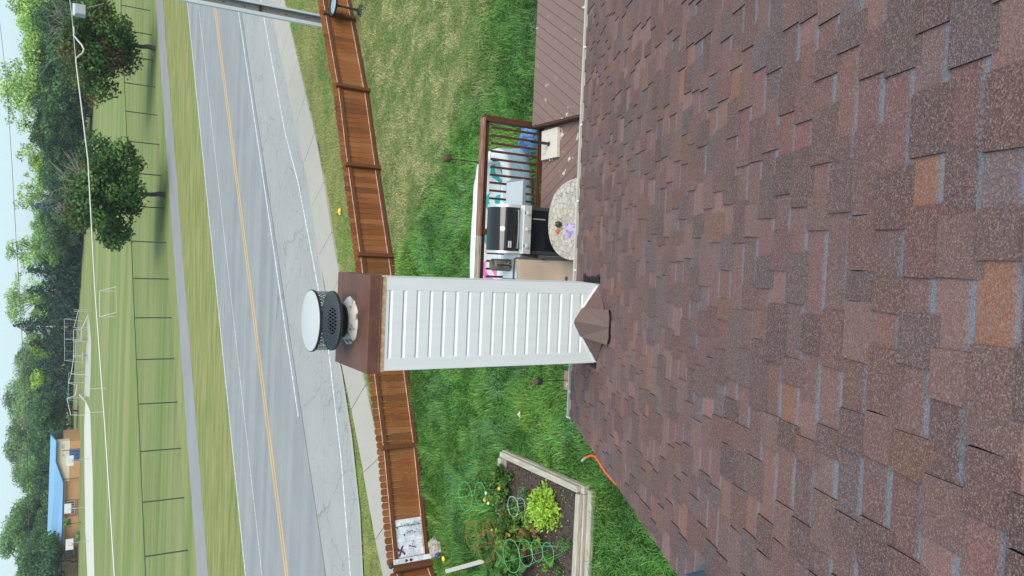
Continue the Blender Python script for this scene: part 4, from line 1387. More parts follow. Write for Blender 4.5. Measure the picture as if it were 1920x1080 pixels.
# --- hose
hp = [G(1091, 864, 0.17), G(1098, 858, 0.20), G(1108, 854, 0.20), G(1116, 856, 0.19), G(1124, 868, 0.18), G(1134, 884, 0.18), G(1146, 898, 0.17), G(1158, 911, 0.14), G(1190, 925, 0.08), G(1240, 930, 0.04)]
hose = thing('garden_hose', 'bright orange garden hose end lying in the grass beside the roof edge', 'hose', tuple(hp[4]))
HO2 = tuple(hp[4])
MB().tube([Vector(p) for p in hp[1:]], 0.016, 8).build('tube', plain('orange_rubber', (0.75, 0.10, 0.04), 0.45, 0.4), hose, True, off=HO2)
MB().tube([Vector(hp[0]), Vector(hp[1])], [0.02, 0.018], 10).build('coupling', plain('pale_brass', (0.55, 0.48, 0.35), 0.4, 0.5, 0.3), hose, True, off=HO2)
lt = MB()
q = G(975, 777, 0.09)
vs = [(-0.06, -0.02, 0), (0.0, 0.03, 0.03), (0.06, 0.0, 0.01), (0.02, -0.04, 0.02), (-0.05, -0.018, 0.012), (0.0, 0.026, 0.04)]
lo = lt.add(vs, [(0, 1, 3), (1, 2, 3), (4, 5, 3), (0, 4, 5, 1)]).build('paper_scrap', plain('white_paper', (0.8, 0.8, 0.78), 0.7), None)
lo.location = tuple(q)
tag(lo, 'white crumpled paper scrap lying in the green lawn', 'litter')
q = G(640, 397, 0.02)
yo = MB().tube([(-0.09, 0, 0.03), (-0.02, 0.01, 0.05), (0.05, 0.0, 0.045), (0.09, 0.0, 0.03)], [0.03, 0.05, 0.05, 0.025], 10).build('yellow_bottle', plain('yellow_plastic', (0.80, 0.52, 0.03), 0.4), None, True)
yo.location = tuple(q)
tag(yo, 'small yellow plastic bottle on the verge between fence and sidewalk', 'bottle')

# --- bird bath by the fence
bq = G(676, 20)
bb = thing('bird_bath', 'slate bird bath bowl on a dark pedestal in front of the fence', 'bird bath', (bq[0], bq[1], 0))
M_IRON = plain('dark_iron', (0.02, 0.028, 0.03), 0.55, 0.4)
MB().lathe([(0.0, 0.66), (0.06, 0.665), (0.20, 0.70), (0.285, 0.765), (0.29, 0.78), (0.275, 0.778), (0.2, 0.722), (0.06, 0.69), (0, 0.688)], 36).build('bowl', M_IRON, bb, True)
MB().lathe([(0.0, 0.742), (0.235, 0.742), (0.0, 0.743)], 36).build('water', plain('bath_water', (0.30, 0.42, 0.50), 0.12, 0.6), bb)
MB().lathe([(0.03, 0.0), (0.032, 0.25), (0.022, 0.5), (0.035, 0.66)], 14).build('stem', M_IRON, bb, True)
MB().lathe([(0.17, 0.0), (0.175, 0.02), (0.10, 0.05), (0.035, 0.09)], 24).build('foot', M_IRON, bb, True)

# ================================================================== GARDEN BED
ti = NM('weathered_timber', 0.85, 0.2)
P = ti.obj()
gr = ti.noise(1.0, 6, ti.map(P, (3, 40, 40)), 0.65)
b = ti.mix(ti.rng(gr, 0.35, 0.7), (0.30, 0.27, 0.22), (0.56, 0.52, 0.45))
ti.bump(gr, 0.4, 0.006)
M_TIMB = ti.col(b)
so = NM('garden_soil', 0.95, 0.1)
P = so.pos()
b = so.mix(so.noise(25, 6, P, 0.7), (0.028, 0.021, 0.020), (0.13, 0.102, 0.09))
b = so.mix(so.rng(so.noise(60, 3, P, 0.8), 0.62, 0.68), b, (0.34, 0.30, 0.24))
so.bump(so.noise(30, 5, P), 0.9, 0.03)
M_SOIL = so.col(b)
BX0, BX1, BY0, BY1 = -7.0, -3.35, 9.10, 11.42
bed = thing('garden_bed', 'raised garden bed framed with pale weathered timbers', 'garden bed', (-5.2, 10.3, 0))
BO = (-5.2, 10.3, 0)
def timber(nm, a, b_, z, wd=0.125, h=0.12):
    a, b_ = Vector(a), Vector(b_)
    m = (a + b_) / 2
    o = MB().box((0, 0, 0), ((b_ - a).length, wd, h)).build(nm, M_TIMB, bed, bevel=0.015)
    o.location = (m.x - BO[0], m.y - BO[1], z)
    o.rotation_euler = (0, 0, math.atan2((b_ - a).y, (b_ - a).x))
    return o
timber('timber', (BX1, BY0 - 0.05), (BX1, BY1 + 0.05), 0.06)
timber('timber', (BX1 + .005, BY0 + 0.02), (BX1 + .005, BY1 + 0.0), 0.160, 0.10, 0.08)
timber('timber', (BX1 - 0.065, BY1), (-5.3, BY1), 0.06)
timber('timber', (-5.304, BY1), (BX0, BY1), 0.06)
timber('timber', (BX1 - 0.065, BY1 - .004), (-5.0, BY1 - .006), 0.165, 0.1, 0.09)
timber('timber', (BX1 - 0.065, BY0), (-5.5, BY0), 0.06)
timber('timber', (-5.504, BY0), (BX0, BY0), 0.06)
timber('timber', (BX1 - 0.06, BY0 + 0.01), (-5.6, BY0 + .02), 0.160, 0.10, 0.08)
timber('timber', (BX1 + 0.02, BY0 - 0.145), (-5.2, BY0 - 0.15), 0.045, 0.1, 0.09)
timber('timber', (BX0, BY0 + .07), (BX0, BY1 - .07), 0.06)
vs, fs = [], []
N, Mx = 40, 60
for i in range(Mx):
    for j in range(N):
        x, y = BX0 + 0.05 + (BX1 - BX0 - 0.1) * i / (Mx - 1), BY0 + 0.05 + (BY1 - BY0 - 0.1) * j / (N - 1)
        z = 0.07 + 0.035 * (float(vnoise(np.array(x * 3.1), np.array(y * 3.1), 3)) - 0.5) + 0.03 * (float(vnoise(np.array(x * 11.), np.array(y * 11.), 4)) - 0.5)
        vs.append((x, y, z))
for i in range(Mx - 1):
    for j in range(N - 1):
        fs.append((i * N + j, (i + 1) * N + j, (i + 1) * N + j + 1, i * N + j + 1))
MB().add(vs, fs).build('soil', M_SOIL, bed, True, off=BO)
rgs = np.random.default_rng(8)
nch = 5200
cx_ = rgs.uniform(BX0 + 0.1, BX1 - 0.1, nch)
cy_ = rgs.uniform(BY0 + 0.1, BY1 - 0.1, nch)
cp = np.stack([cx_, cy_, 0.085 + rgs.uniform(-0.01, 0.012, nch)], 1) - np.array(BO)
tone = rgs.random((nch, 1))
cc_ = np.where(tone > 0.8, np.array([0.42, 0.37, 0.29]), np.where(tone > 0.35, np.array([0.10, 0.075, 0.062]), np.array([0.03, 0.022, 0.02])))
cc_ = np.where(rgs.random((nch, 1)) < 0.06, np.array([0.12, 0.20, 0.06]), cc_)
CHIP = (cp, cc_, rgs)

# leaf meshes -----------------------------------------------------------------
lf = NM('foliage', 0.55, 0.25)
M_LEAF = lf.col(lf.attr('Col'))
lf.leafy(0.30)
lf = NM('far_foliage', 0.75, 0.12)
M_FLEAF = lf.col(lf.attr('Col'))
lf.leafy(0.25)
bk_ = NM('bark', 0.9, 0.1)
P = bk_.obj()
M_BARK = bk_.col(bk_.mix(bk_.noise(6, 6, bk_.map(P, (4, 4, 0.8))), (0.035, 0.028, 0.022), (0.12, 0.10, 0.085)))
M_TWIG = plain('grey_twig', (0.24, 0.225, 0.20), 0.85, 0.1, var=0.25)
def leaf_quads(Pc, Nr, size, rng, aspect=1.7, jitter=0.8, updir=None):
    """pointed leaf quads at centres Pc with approx normals Nr"""
    n = len(Pc)
    Nn = Nr + rng.normal(0, jitter, (n, 3))
    Nn /= np.linalg.norm(Nn, axis=1, keepdims=True) + 1e-9
    t = rng.normal(0, 1, (n, 3)) if updir is None else updir + rng.normal(0, 0.35, (n, 3))
    t -= Nn * (t * Nn).sum(1, keepdims=True)
    t /= np.linalg.norm(t, axis=1, keepdims=True) + 1e-9
    b_ = np.cross(Nn, t)
    s = size * rng.uniform(0.65, 1.3, (n, 1))
    V = np.empty((n, 4, 3))
    V[:, 0] = Pc - t * s * 0.5
    V[:, 1] = Pc + b_ * s * 0.5 / aspect + t * s * 0.06
    V[:, 2] = Pc + t * s * 0.5
    V[:, 3] = Pc - b_ * s * 0.5 / aspect + t * s * 0.06
    return V.reshape(-1, 3)
def clumps(blobs, n_per_area, size, rng, pal, cvar=0.18, fill=0.35):
    Ps, Ns, Cs = [], [], []
    for (c, r) in blobs:
        r = np.array(r, float)
        area = 4 * math.pi * (r[0] * r[1] * r[2]) ** (2 / 3)
        n = max(6, int(area * n_per_area))
        d = rng.normal(0, 1, (n, 3))
        d /= np.linalg.norm(d, axis=1, keepdims=True)
        rad = 1 - fill * rng.random((n, 1)) ** 1.5
        rad *= 1 + 0.18 * np.sin(d[:, :1] * 7 + c[0] * 3) * np.cos(d[:, 1:2] * 6 + c[2] * 2)
        Ps.append(np.array(c) + d * r * rad)
        Ns.append(d + np.array([0, 0, 0.4]))
        base = np.array(pal[rng.integers(len(pal))]) * rng.uniform(0.65, 1.45)
        Cs.append(base * rng.uniform(1 - cvar, 1 + cvar, (n, 1)))
    return np.concatenate(Ps), np.concatenate(Ns), np.concatenate(Cs)
QF = [(0, 1, 2, 3)]
stuff(fast_mesh('mulch', leaf_quads(CHIP[0], np.tile([0, 0, 1.0], (len(CHIP[0]), 1)), 0.03, CHIP[2], 1.8, 0.5), 4, M_LEAF, bed, CHIP[1], QF))

def herb(name, label, cat, loc, blobs, size, dens, pal, stems=5, group=None, rng=RNG, extra=None):
    t = thing(name, label, cat, loc, 0, group)
    Pp, Nn, Cc = clumps(blobs, dens, size, rng, pal, 0.3, 0.9)
    fast_mesh('foliage', leaf_quads(Pp, Nn, size, rng, 1.8), 4, M_LEAF, t, Cc, QF)
    st_ = MB()
    for (c, r) in blobs:
        st_.tube([(c[0] * 0.15, c[1] * 0.15, 0.0), (c[0] * 0.6, c[1] * 0.6, c[2] * 0.6), c], [0.008, 0.006, 0.003], 5)
    st_.build('stem', plain('green_stem', (0.07, 0.12, 0.035), 0.6), t)
    return t
GREENS = [(0.085, 0.19, 0.04), (0.13, 0.25, 0.055), (0.06, 0.145, 0.032)]
def cage(label, px, py, h, r, m, tilt=(0, 0), rings=(0.35, 0.62, 0.95), group='tomato cages'):
    q = G(px, py, h)
    t = thing('tomato_cage', label, 'plant cage', (q[0], q[1], 0.06), 0, group)
    t.rotation_euler = (tilt[0], tilt[1], random.uniform(0, 2))
    h -= 0.06
    for f in rings:
        rr_ = r * (0.45 + 0.55 * f)
        MB().tube([(rr_ * math.cos(2 * math.pi * k / 28), rr_ * math.sin(2 * math.pi * k / 28), h * f) for k in range(29)], 0.0044, 5, False).build('ring', m, t)
    for k in range(4):
        q_ = k * math.pi / 2
        MB().tube([(r * 0.3 * math.cos(q_), r * 0.3 * math.sin(q_), -0.02), (r * math.cos(q_), r * math.sin(q_), h * 1.02)], 0.0044, 5).build('leg', m, t)
    return t, q
M_CGREEN = plain('green_wire', (0.09, 0.42, 0.17), 0.45, 0.4)
M_CPALE = plain('pale_green_wire', (0.36, 0.55, 0.40), 0.45, 0.4)
M_CRUST = plain('rusty_wire', (0.30, 0.10, 0.045), 0.8, 0.2)
c_a, qa = cage('bright green wire cage with a white tag around fruiting tomatoes', 868, 931, 0.95, 0.25, M_CGREEN)
MB().box((0.0, -0.2, 0.55), (0.05, 0.004, 0.035)).build('tag', plain('white_tag', (0.8, 0.8, 0.8), 0.6), c_a)
c_b, qb = cage('bright green wire cage standing over broad squash leaves', 955, 1043, 0.85, 0.26, M_CGREEN)
c_c, qc = cage('upright rusty wire cage by the back timber', 880, 1005, 0.98, 0.22, M_CRUST)
c_d, qd = cage('leaning rusty wire cage beside the squash leaves', 905, 1036, 0.85, 0.26, M_CRUST, (0.12, -0.1))
c_e, qe = cage('small pale green wire cage beside the lime plant', 960, 950, 0.42, 0.17, M_CPALE, rings=(0.5, 0.95))
c_f, qf = cage('low green wire cage on bare soil at the edge of the squash', 1026, 1037, 0.38, 0.16, M_CGREEN, rings=(0.95,))
def fruit(t, c, n, spread, pal_m, r=0.03, z=(0.2, 0.7)):
    for k in range(n):
        p = (c[0] + random.uniform(-spread, spread), c[1] + random.uniform(-spread, spread) - 0.1, random.uniform(*z))
        rr_ = r * random.uniform(0.8, 1.2)
        MB().lathe([(0, -rr_), (rr_ * .7, -rr_ * .7), (rr_, 0), (rr_ * .7, rr_ * .65), (0, rr_ * .8)], 10, p).build('tomato', pal_m, t, True)
M_TOMY = plain('ripening_tomato', (0.72, 0.42, 0.08), 0.35, 0.5, var=0.25, scale=12)
M_TOMP = plain('pale_tomato', (0.62, 0.60, 0.28), 0.35, 0.5)
def blobs_rand(n, rad, zr, br, rng=RNG):
    out = []
    for _ in range(n):
        q = rng.uniform(0, 6.283)
        d_ = rad * math.sqrt(rng.random())
        b_ = rng.uniform(*br)
        out.append(((d_ * math.cos(q), d_ * math.sin(q), rng.uniform(*zr)), (b_, b_, b_ * 0.8)))
    return out
t1 = herb('tomato_plant', 'tomato plant with pale fruit in the bright green cage', 'tomato plant', (qa[0] + 0.08, qa[1] - 0.05, 0.07), blobs_rand(22, 0.33, (0.10, 0.6), (0.08, 0.15)), 0.06, 900, GREENS, group='tomato plants')
fruit(t1, (0, 0), 4, 0.18, M_TOMP, z=(0.25, 0.6))
fruit(t1, (0, 0), 3, 0.18, M_TOMY, z=(0.25, 0.6))
q = G(955, 990, 0.3)
t2 = herb('tomato_plant', 'tomato plant with yellow-orange fruit by the rusty cages', 'tomato plant', (q[0], q[1], 0.07), blobs_rand(22, 0.34, (0.1, 0.5), (0.07, 0.14)), 0.065, 850, GREENS + [(0.13, 0.19, 0.03)], group='tomato plants')
fruit(t2, (0, 0), 4, 0.14, M_TOMY, z=(0.28, 0.45))
q = G(985, 1005, 0.3)
herb('pepper_plant', 'reddish-tinged pepper plant between the cages', 'pepper plant', (q[0], q[1], 0.07), blobs_rand(14, 0.30, (0.1, 0.35), (0.06, 0.12)), 0.08, 650, [(0.20, 0.27, 0.05), (0.22, 0.13, 0.05), (0.14, 0.24, 0.05)])
q = G(945, 1040, 0.3)
t3 = herb('squash_plant', 'broad-leaved dark green squash plant under the green cage', 'squash plant', (q[0], q[1] - 0.15, 0.07), blobs_rand(14, 0.55, (0.2, 0.5), (0.12, 0.22)), 0.24, 170, [(0.06, 0.16, 0.035), (0.085, 0.20, 0.045), (0.05, 0.125, 0.03)])
fruit(t3, (0, 0), 2, 0.25, plain('yellow_blossom', (0.85, 0.62, 0.06), 0.6), z=(0.35, 0.45))
q = G(1035, 1052, 0.15)
herb('young_pepper', 'bright young pepper plant in the low green cage', 'pepper plant', (q[0], q[1], 0.07), blobs_rand(5, 0.12, (0.08, 0.2), (0.05, 0.09)), 0.09, 500, [(0.14, 0.28, 0.04), (0.10, 0.22, 0.03)])
q = G(985, 935, 0.15)
herb('dill_plant', 'wispy pale green herb beside the lime plant', 'herb', (q[0], q[1], 0.07), blobs_rand(9, 0.17, (0.06, 0.22), (0.05, 0.09)), 0.03, 1500, [(0.16, 0.25, 0.10), (0.12, 0.2, 0.08)])
q = G(1065, 1020, 0.1)
herb('carrot_tops', 'feathery green tops growing along the front timber', 'herb', (q[0], q[1], 0.07), blobs_rand(8, 0.16, (0.04, 0.14), (0.05, 0.08)), 0.03, 1300, [(0.13, 0.22, 0.07), (0.09, 0.17, 0.05)])
q = G(1052, 1072, 0.1)
herb('seedling', 'small dark leafy seedling on bare garden soil', 'plant', (q[0], q[1], 0.07), blobs_rand(3, 0.06, (0.05, 0.1), (0.04, 0.07)), 0.08, 350, GREENS)
q = G(930, 1000, 0.35)
t4 = herb('tomato_plant', 'loose yellow-green tomato plant inside the rusty cages', 'tomato plant', (q[0], q[1], 0.07), blobs_rand(18, 0.34, (0.1, 0.55), (0.07, 0.13)), 0.065, 700, [(0.17, 0.29, 0.06), (0.11, 0.22, 0.045)], group='tomato plants')
fruit(t4, (0, 0), 4, 0.2, M_TOMY, z=(0.3, 0.55))
q = G(972, 1028, 0.2)
t5 = herb('marigold', 'low yellow-flowered plant beside the squash leaves', 'flower', (q[0], q[1], 0.07), blobs_rand(9, 0.2, (0.06, 0.26), (0.05, 0.1)), 0.06, 800, [(0.15, 0.26, 0.05), (0.20, 0.30, 0.06)])
fruit(t5, (0, 0.1), 6, 0.16, plain('yellow_petals', (0.82, 0.55, 0.05), 0.6), 0.022, (0.22, 0.32))
# lime plumed plant
lq = G(1028, 952, 0.12)
lime = thing('lime_plant', 'bright lime green plumed plant mounding in the garden bed', 'plant', (lq[0], lq[1], 0.07))
Pp, Tt, Cc = [], [], []
rg = np.random.default_rng(3)
stm = MB()
for k in range(170):
    q = rg.uniform(0, 6.283)
    el_ = rg.uniform(0.45, 1.45) if k > 30 else rg.uniform(0.15, 0.6)
    Ls = rg.uniform(0.30, 0.46)
    d = np.array([math.cos(q) * math.cos(el_), math.sin(q) * math.cos(el_), math.sin(el_)])
    base_c = np.array([0.36, 0.56, 0.07]) * rg.uniform(0.75, 1.15)
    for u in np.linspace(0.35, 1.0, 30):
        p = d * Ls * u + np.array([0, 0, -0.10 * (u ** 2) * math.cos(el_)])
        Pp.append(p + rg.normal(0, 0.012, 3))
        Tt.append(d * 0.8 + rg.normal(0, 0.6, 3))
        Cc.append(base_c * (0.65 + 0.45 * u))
    if k % 6 == 0:
        stm.tube([(0, 0, 0), d * Ls * 0.5, d * Ls], [0.005, 0.004, 0.002], 4)
Pp, Tt, Cc = np.array(Pp), np.array(Tt), np.array(Cc)
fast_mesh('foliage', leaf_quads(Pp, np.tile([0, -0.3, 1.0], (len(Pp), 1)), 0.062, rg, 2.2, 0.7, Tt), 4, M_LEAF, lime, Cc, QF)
stm.build('stem', plain('lime_stem', (0.18, 0.28, 0.05), 0.6), lime)

# rock, ornaments, low garden fence near the fence corner
q = G(822, 1024)
rk = MB()
N1, N2 = 16, 10
vs, fs = [], []
for i in range(N2 + 1):
    for k in range(N1):
        a_, b_ = 2 * math.pi * k / N1, math.pi * i / N2
        d = np.array([math.cos(a_) * math.sin(b_), math.sin(a_) * math.sin(b_), math.cos(b_)])
        s_ = 1 + 0.22 * math.sin(3 * a_ + 1.3) * math.sin(b_) + 0.15 * math.sin(5 * a_ + 4 * b_)
        vs.append((d[0] * 0.20 * s_, d[1] * 0.15 * s_, max(-0.02, d[2] * 0.15 * s_ + 0.07)))
for i in range(N2):
    for k in range(N1):
        fs.append((i * N1 + k, i * N1 + (k + 1) % N1, (i + 1) * N1 + (k + 1) % N1, (i + 1) * N1 + k))
ro = rk.add(vs, fs).build('rock', plain('field_stone', (0.34, 0.31, 0.27), 0.9, 0.2, var=0.45, scale=9, bump=0.6))
ro.location = (q[0], q[1] - 0.05, 0.0)
ro.rotation_euler = (0, 0, 0.8)
tag(ro, 'pale field stone lying at the fence foot by the painted panel', 'rock')
def flower(label, px, py, z, m, nm):
    q = G(px, py, z)
    t = thing(nm, label, 'ornament', (q[0], q[1], 0))
    pt = MB()
    MB().tube([(0, 0, 0), (0.01, 0, z - 0.02)], 0.005, 6).build('stake', plain('green_stake', (0.04, 0.09, 0.03), 0.6), t)
    for k in range(11):
        a_ = 2 * math.pi * k / 11
        lay = 0.8 if k % 2 else 1.15
        pts = [(0, 0, z - .02), (0.035 * math.cos(a_ - .5), 0.035 * math.sin(a_ - .5) - .01, z + .01), (0.065 * lay * math.cos(a_), 0.065 * lay * math.sin(a_) - .03, z + .035), (0.035 * math.cos(a_ + .5), 0.035 * math.sin(a_ + .5) - .01, z + .01)]
        MB().add(pts, [(0, 1, 2, 3)]).build('petal', m, t)
    MB().lathe([(0, z - .03), (0.03, z - .02), (0.05, z + .01), (0.035, z + .035), (0, z + .045)], 12, (0, -0.008, 0)).build('bloom', m, t, True)
    return t
flower('blue glass flower ornament on a stake by the white fence post', 819, 1042, 0.22, plain('cobalt_glass', (0.02, 0.045, 0.36), 0.2, 0.5), 'blue_flower_ornament')
flower('yellow flower ornament on a stake beside the rock', 832, 1047, 0.16, plain('sunny_yellow', (0.85, 0.55, 0.03), 0.35, 0.4), 'yellow_flower_ornament')
# hanging fish-like ceramic ornament on the second fence run
oq = corner + dirc * 0.62
orn = thing('hanging_ornament', 'mottled red and blue ceramic ornament hung on the side fence run', 'ornament', (oq.x + 0.05, oq.y - 0.05, 0.33))
MB().lathe([(0, 0.0), (0.03, 0.03), (0.055, 0.12), (0.06, 0.2), (0.045, 0.29), (0.02, 0.35), (0, 0.36)], 16).build('body', plain('mottled_ceramic', (0.42, 0.36, 0.28), 0.4, 0.5, var=0.5, scale=14), orn, True)
MB().lathe([(0.062, 0.13), (0.064, 0.165), (0.0625, 0.2)], 16).build('band', plain('coral_glaze', (0.60, 0.13, 0.10), 0.35, var=0.3, scale=30), orn, True)
MB().lathe([(0.015, 0.0), (0.05, -0.06), (0.06, -0.10), (0.0, -0.09)], 12).build('tail', plain('aqua_glaze', (0.25, 0.48, 0.52), 0.35), orn, True)
MB().tube([(0, 0, 0.36), (-0.04, 0.04, 0.44)], 0.003, 5).build('cord', M_BLACK, orn)
# low garden fence: whitewashed rail, posts, wire
ga, gb = Vector(G2(838, 1071, 0.55)), Vector(G2(928, 1046, 0.55))
gf = thing('garden_fence', 'low garden fence with whitewashed rail and dark wire mesh', 'fence', (ga.x, ga.y, 0))
dg = (gb - ga)
lg = dg.length
gf.rotation_euler = (0, 0, math.atan2(dg.y, dg.x))
M_WRAIL = plain('flaking_white_rail', (0.42, 0.40, 0.36), 0.8, 0.2, var=0.3, scale=20)
MB().box((lg / 2, 0, 0.55), (lg + 0.06, 0.075, 0.035)).build('rail', M_WRAIL, gf, bevel=0.003)
for xx in (0.03, lg / 2, lg - 0.03):
    MB().box((xx, 0.0, 0.265), (0.05, 0.05, 0.53)).build('post', M_WRAIL, gf)
wm = MB()
k = 0.0
while k < lg:
    wm.box((k, -0.03, 0.27), (0.006, 0.006, 0.52))
    k += 0.05
for j in range(11):
    wm.box((lg / 2, -0.034, 0.02 + j * 0.05), (lg, 0.006, 0.006))
stuff(wm.build('wire_mesh', plain('dark_green_wire', (0.015, 0.045, 0.03), 0.6), gf))

# ================================================================== GRASS BLADES
def lush_of(x, y):
    s = np.minimum(y - 13.0, (1.12 * x + y - 16.9) / 1.5)
    s = s + (vnoise(x * 0.8, y * 0.8, 21) - 0.5) * 1.6
    return 1 - sstep(s, -0.5, 0.9)
fl_a = np.array([fp[0].x, fp[0].y])
def grass(name, label, n, box, keep, lenf, widf, colf, rng):
    x = rng.uniform(box[0], box[1], n)
    y = rng.uniform(box[2], box[3], n)
    k = keep(x, y)
    x, y = x[k], y[k]
    n = len(x)
    L_ = lenf(x, y, n)
    Wd = widf(x, y, n)
    a1 = vnoise(x * 2.3, y * 2.3, 1) * 9 + vnoise(x * 0.7, y * 0.7, 2) * 6
    az = a1 + rng.normal(0, 0.9, n) + (rng.random(n) - 0.5) * 6.3 * (1 - lush_of(x, y))
    lean = np.clip(rng.normal(0.95, 0.28, n) + (vnoise(x * 3.1, y * 3.1, 5) - 0.5) * 0.7, 0.15, 1.45)
    dx_, dy_ = np.cos(az), np.sin(az)
    px_, py_ = -dy_, dx_
    V = np.empty((n, 5, 3))
    hw = Wd / 2
    V[:, 0] = np.stack([x - px_ * hw, y - py_ * hw, np.zeros(n)], 1)
    V[:, 1] = np.stack([x + px_ * hw, y + py_ * hw, np.zeros(n)], 1)
    m_h = L_ * 0.55 * np.cos(lean * 0.5)
    m_d = L_ * 0.55 * np.sin(lean * 0.5)
    t_h = m_h + L_ * 0.45 * np.cos(np.minimum(lean * 1.45, 1.9))
    t_d = m_d + L_ * 0.45 * np.sin(np.minimum(lean * 1.45, 1.9))
    V[:, 2] = np.stack([x + dx_ * m_d + px_ * hw * .8, y + dy_ * m_d + py_ * hw * .8, m_h], 1)
    V[:, 3] = np.stack([x + dx_ * m_d - px_ * hw * .8, y + dy_ * m_d - py_ * hw * .8, m_h], 1)
    V[:, 4] = np.stack([x + dx_ * t_d, y + dy_ * t_d, t_h], 1)
    C = colf(x, y, n)
    o = fast_mesh(name, V.reshape(-1, 3), 5, M_LEAF, None, C, [(0, 1, 2, 3), (3, 2, 4)])
    return stuff(o, label)
def in_yard(x, y):
    side = np.ones_like(x, bool)
    # house side of the fence line (piecewise)
    fx_ = np.array([p.x for p in fp][::-1])
    fy_ = np.array([p.y for p in fp][::-1])
    yy = np.interp(x, fx_, fy_)
    side = y < yy - 0.02
    left = x < corner.x
    e = (x - corner.x) * dirc.y - (y - corner.y) * dirc.x     # keep inside of second run
    side &= ~(left & (e > -0.02))
    deck_ = (x > -0.97) & (x < 5.32) & (y < 10.45)
    bed_ = (x > BX0 - 0.07) & (x < BX1 + 0.07) & (y > BY0 - 0.2) & (y < BY1 + 0.07)
    pool_ = (np.abs((x - PX) / PA) ** 3.6 + np.abs((y - PYc) / PB) ** 3.6) < 1.05
    house_ = (x > RX0 + 0.3) & (y < 5.3)
    vis = (y > 4.2 + 0.0) & (x > -1.2 - 1.2 * 8) 
    return side & ~deck_ & ~bed_ & ~pool_ & ~house_ & vis
rg = np.random.default_rng(42)
def g_len(x, y, n):
    lu = lush_of(x, y)
    return (0.05 + 0.105 * lu * (0.55 + 0.9 * vnoise(x * 1.3, y * 1.3, 8))) * rg.uniform(0.6, 1.35, n)
def g_col(x, y, n):
    lu = lush_of(x, y)[:, None]
    f = rg.random((n, 1))
    pt = vnoise(x * 1.1, y * 1.1, 13)[:, None]
    f2 = f ** 1.6
    A = np.array([0.052, 0.178, 0.030]) * (1 - f2) + np.array([0.25, 0.54, 0.13]) * f2
    xr, yr_ = x * 0.8 + y * 0.6, y * 0.8 - x * 0.6
    hu = vnoise(xr * 1.1, yr_ * 1.1, 51)[:, None] * 0.5 + vnoise(x * 2.3, y * 2.3, 52)[:, None] * 0.3 + vnoise(xr * 6, yr_ * 6, 53)[:, None] * 0.2
    A = A * (1 + (np.array([1.36, 1.08, 0.82]) - 1) * sstep(hu, 0.52, 0.78) + (np.array([0.98, 0.94, 1.45]) - 1) * sstep(-hu, -0.46, -0.2))
    A = A * (0.75 + 0.5 * pt)
    yel = (rg.random((n, 1)) < 0.05 + 0.10 * (pt > 0.7))
    A = np.where(yel, np.array([0.27, 0.27, 0.11]), A)
    pt2 = sstep(vnoise(x * 2.6, y * 2.6, 17) * 0.6 + vnoise(x * 7, y * 7, 18) * 0.4, 0.3, 0.7)[:, None]
    D = np.array([0.165, 0.25, 0.075]) * (1 - pt2) + np.array([0.46, 0.44, 0.225]) * pt2
    D = D * (0.7 + 0.95 * f)
    D = np.where(rg.random((n, 1)) < 0.3, np.array([0.17, 0.27, 0.08]), D)
    return np.clip(A * lu + D * (1 - lu), 0, 1)
def keep_yard(x, y):
    k = in_yard(x, y)
    d = 1.0 - 0.25 * sstep(y, 14, 20)
    return k & (rg.random(len(x)) < d)
grass('lawn_grass', 'long green lawn grass in the yard, drier toward the fence', 560000, (-9.0, 9.2, 5.0, 21.0), keep_yard, g_len,
      lambda x, y, n: rg.uniform(0.006, 0.012, n) * (1 + 0.4 * sstep(y, 12, 19)), g_col, rg)
# verge between fence and sidewalk, and the strip beside the road
sw_x = np.array([p.x for p in swA])
sw_y = np.array([p.y for p in swA])
st_x = np.array([p.x for p in strip_edge])
st_y = np.array([p.y for p in strip_edge])
def keep_verge(x, y):
    fx_ = np.array([p.x for p in fp][::-1])
    fy_ = np.array([p.y for p in fp][::-1])
    fyy = np.where(x < corner.x, corner.y + (x - corner.x) * dirc.y / dirc.x, np.interp(x, fx_, fy_))
    swy = np.interp(x, sw_x, sw_y)
    near_ = (y > fyy + 0.13) & (y < swy - 1.43 / EX)
    sty = np.interp(x, st_x, st_y)
    strip_ = (y > swy - 0.1) & (y < sty - 0.18)
    return near_ | strip_
def v_col(x, y, n):
    f = rg.random((n, 1))
    pt = sstep(vnoise(x * 1.2, y * 1.2, 31) * 0.7 + vnoise(x * 4, y * 4, 32) * 0.3, 0.38, 0.62)[:, None]
    A = np.array([0.115, 0.255, 0.045]) * (1 - f) + np.array([0.25, 0.42, 0.085]) * f
    B = np.array([0.34, 0.355, 0.125]) * (0.7 + 0.6 * f)
    return A * (1 - pt) + B * pt
grass('verge_grass', 'patchy grass on the verge between fence, sidewalk and road', 260000, (-14, 12, 12, 30), keep_verge,
      lambda x, y, n: rg.uniform(0.05, 0.12, n), lambda x, y, n: rg.uniform(0.009, 0.016, n), v_col, rg)

# ================================================================== PARK: chain-link fence, goal, playground, hoops, school
M_LINK = plain('dark_galvanised', (0.055, 0.06, 0.055), 0.6, 0.3)
o0 = rd(27.45, 46.6)
clf = thing('chain_link_fence', 'tall chain-link fence along the field beyond the road', 'fence', (*o0, 0), TH)
post_o = MB().tube([(0, 0, 0), (0, 0, 2.2)], 0.04, 8).build('tmp', M_LINK)
PM = post_o.data
bpy.data.objects.remove(post_o)
SPC = 3.05
n0, n1 = -10, 30
for k in range(n0, n1):
    inst(PM, 'post', clf, (k * SPC + 0.2, 0.014 * k * SPC, 0))
MB().tube([(n0 * SPC, 0.014 * n0 * SPC, 2.19), (n1 * SPC, 0.014 * n1 * SPC, 2.19)], 0.026, 8).build('top_rail', M_LINK, clf)
wires = []
x0, x1 = n0 * SPC, n1 * SPC
step = 0.11
xs = np.arange(x0, x1, step)
V = []
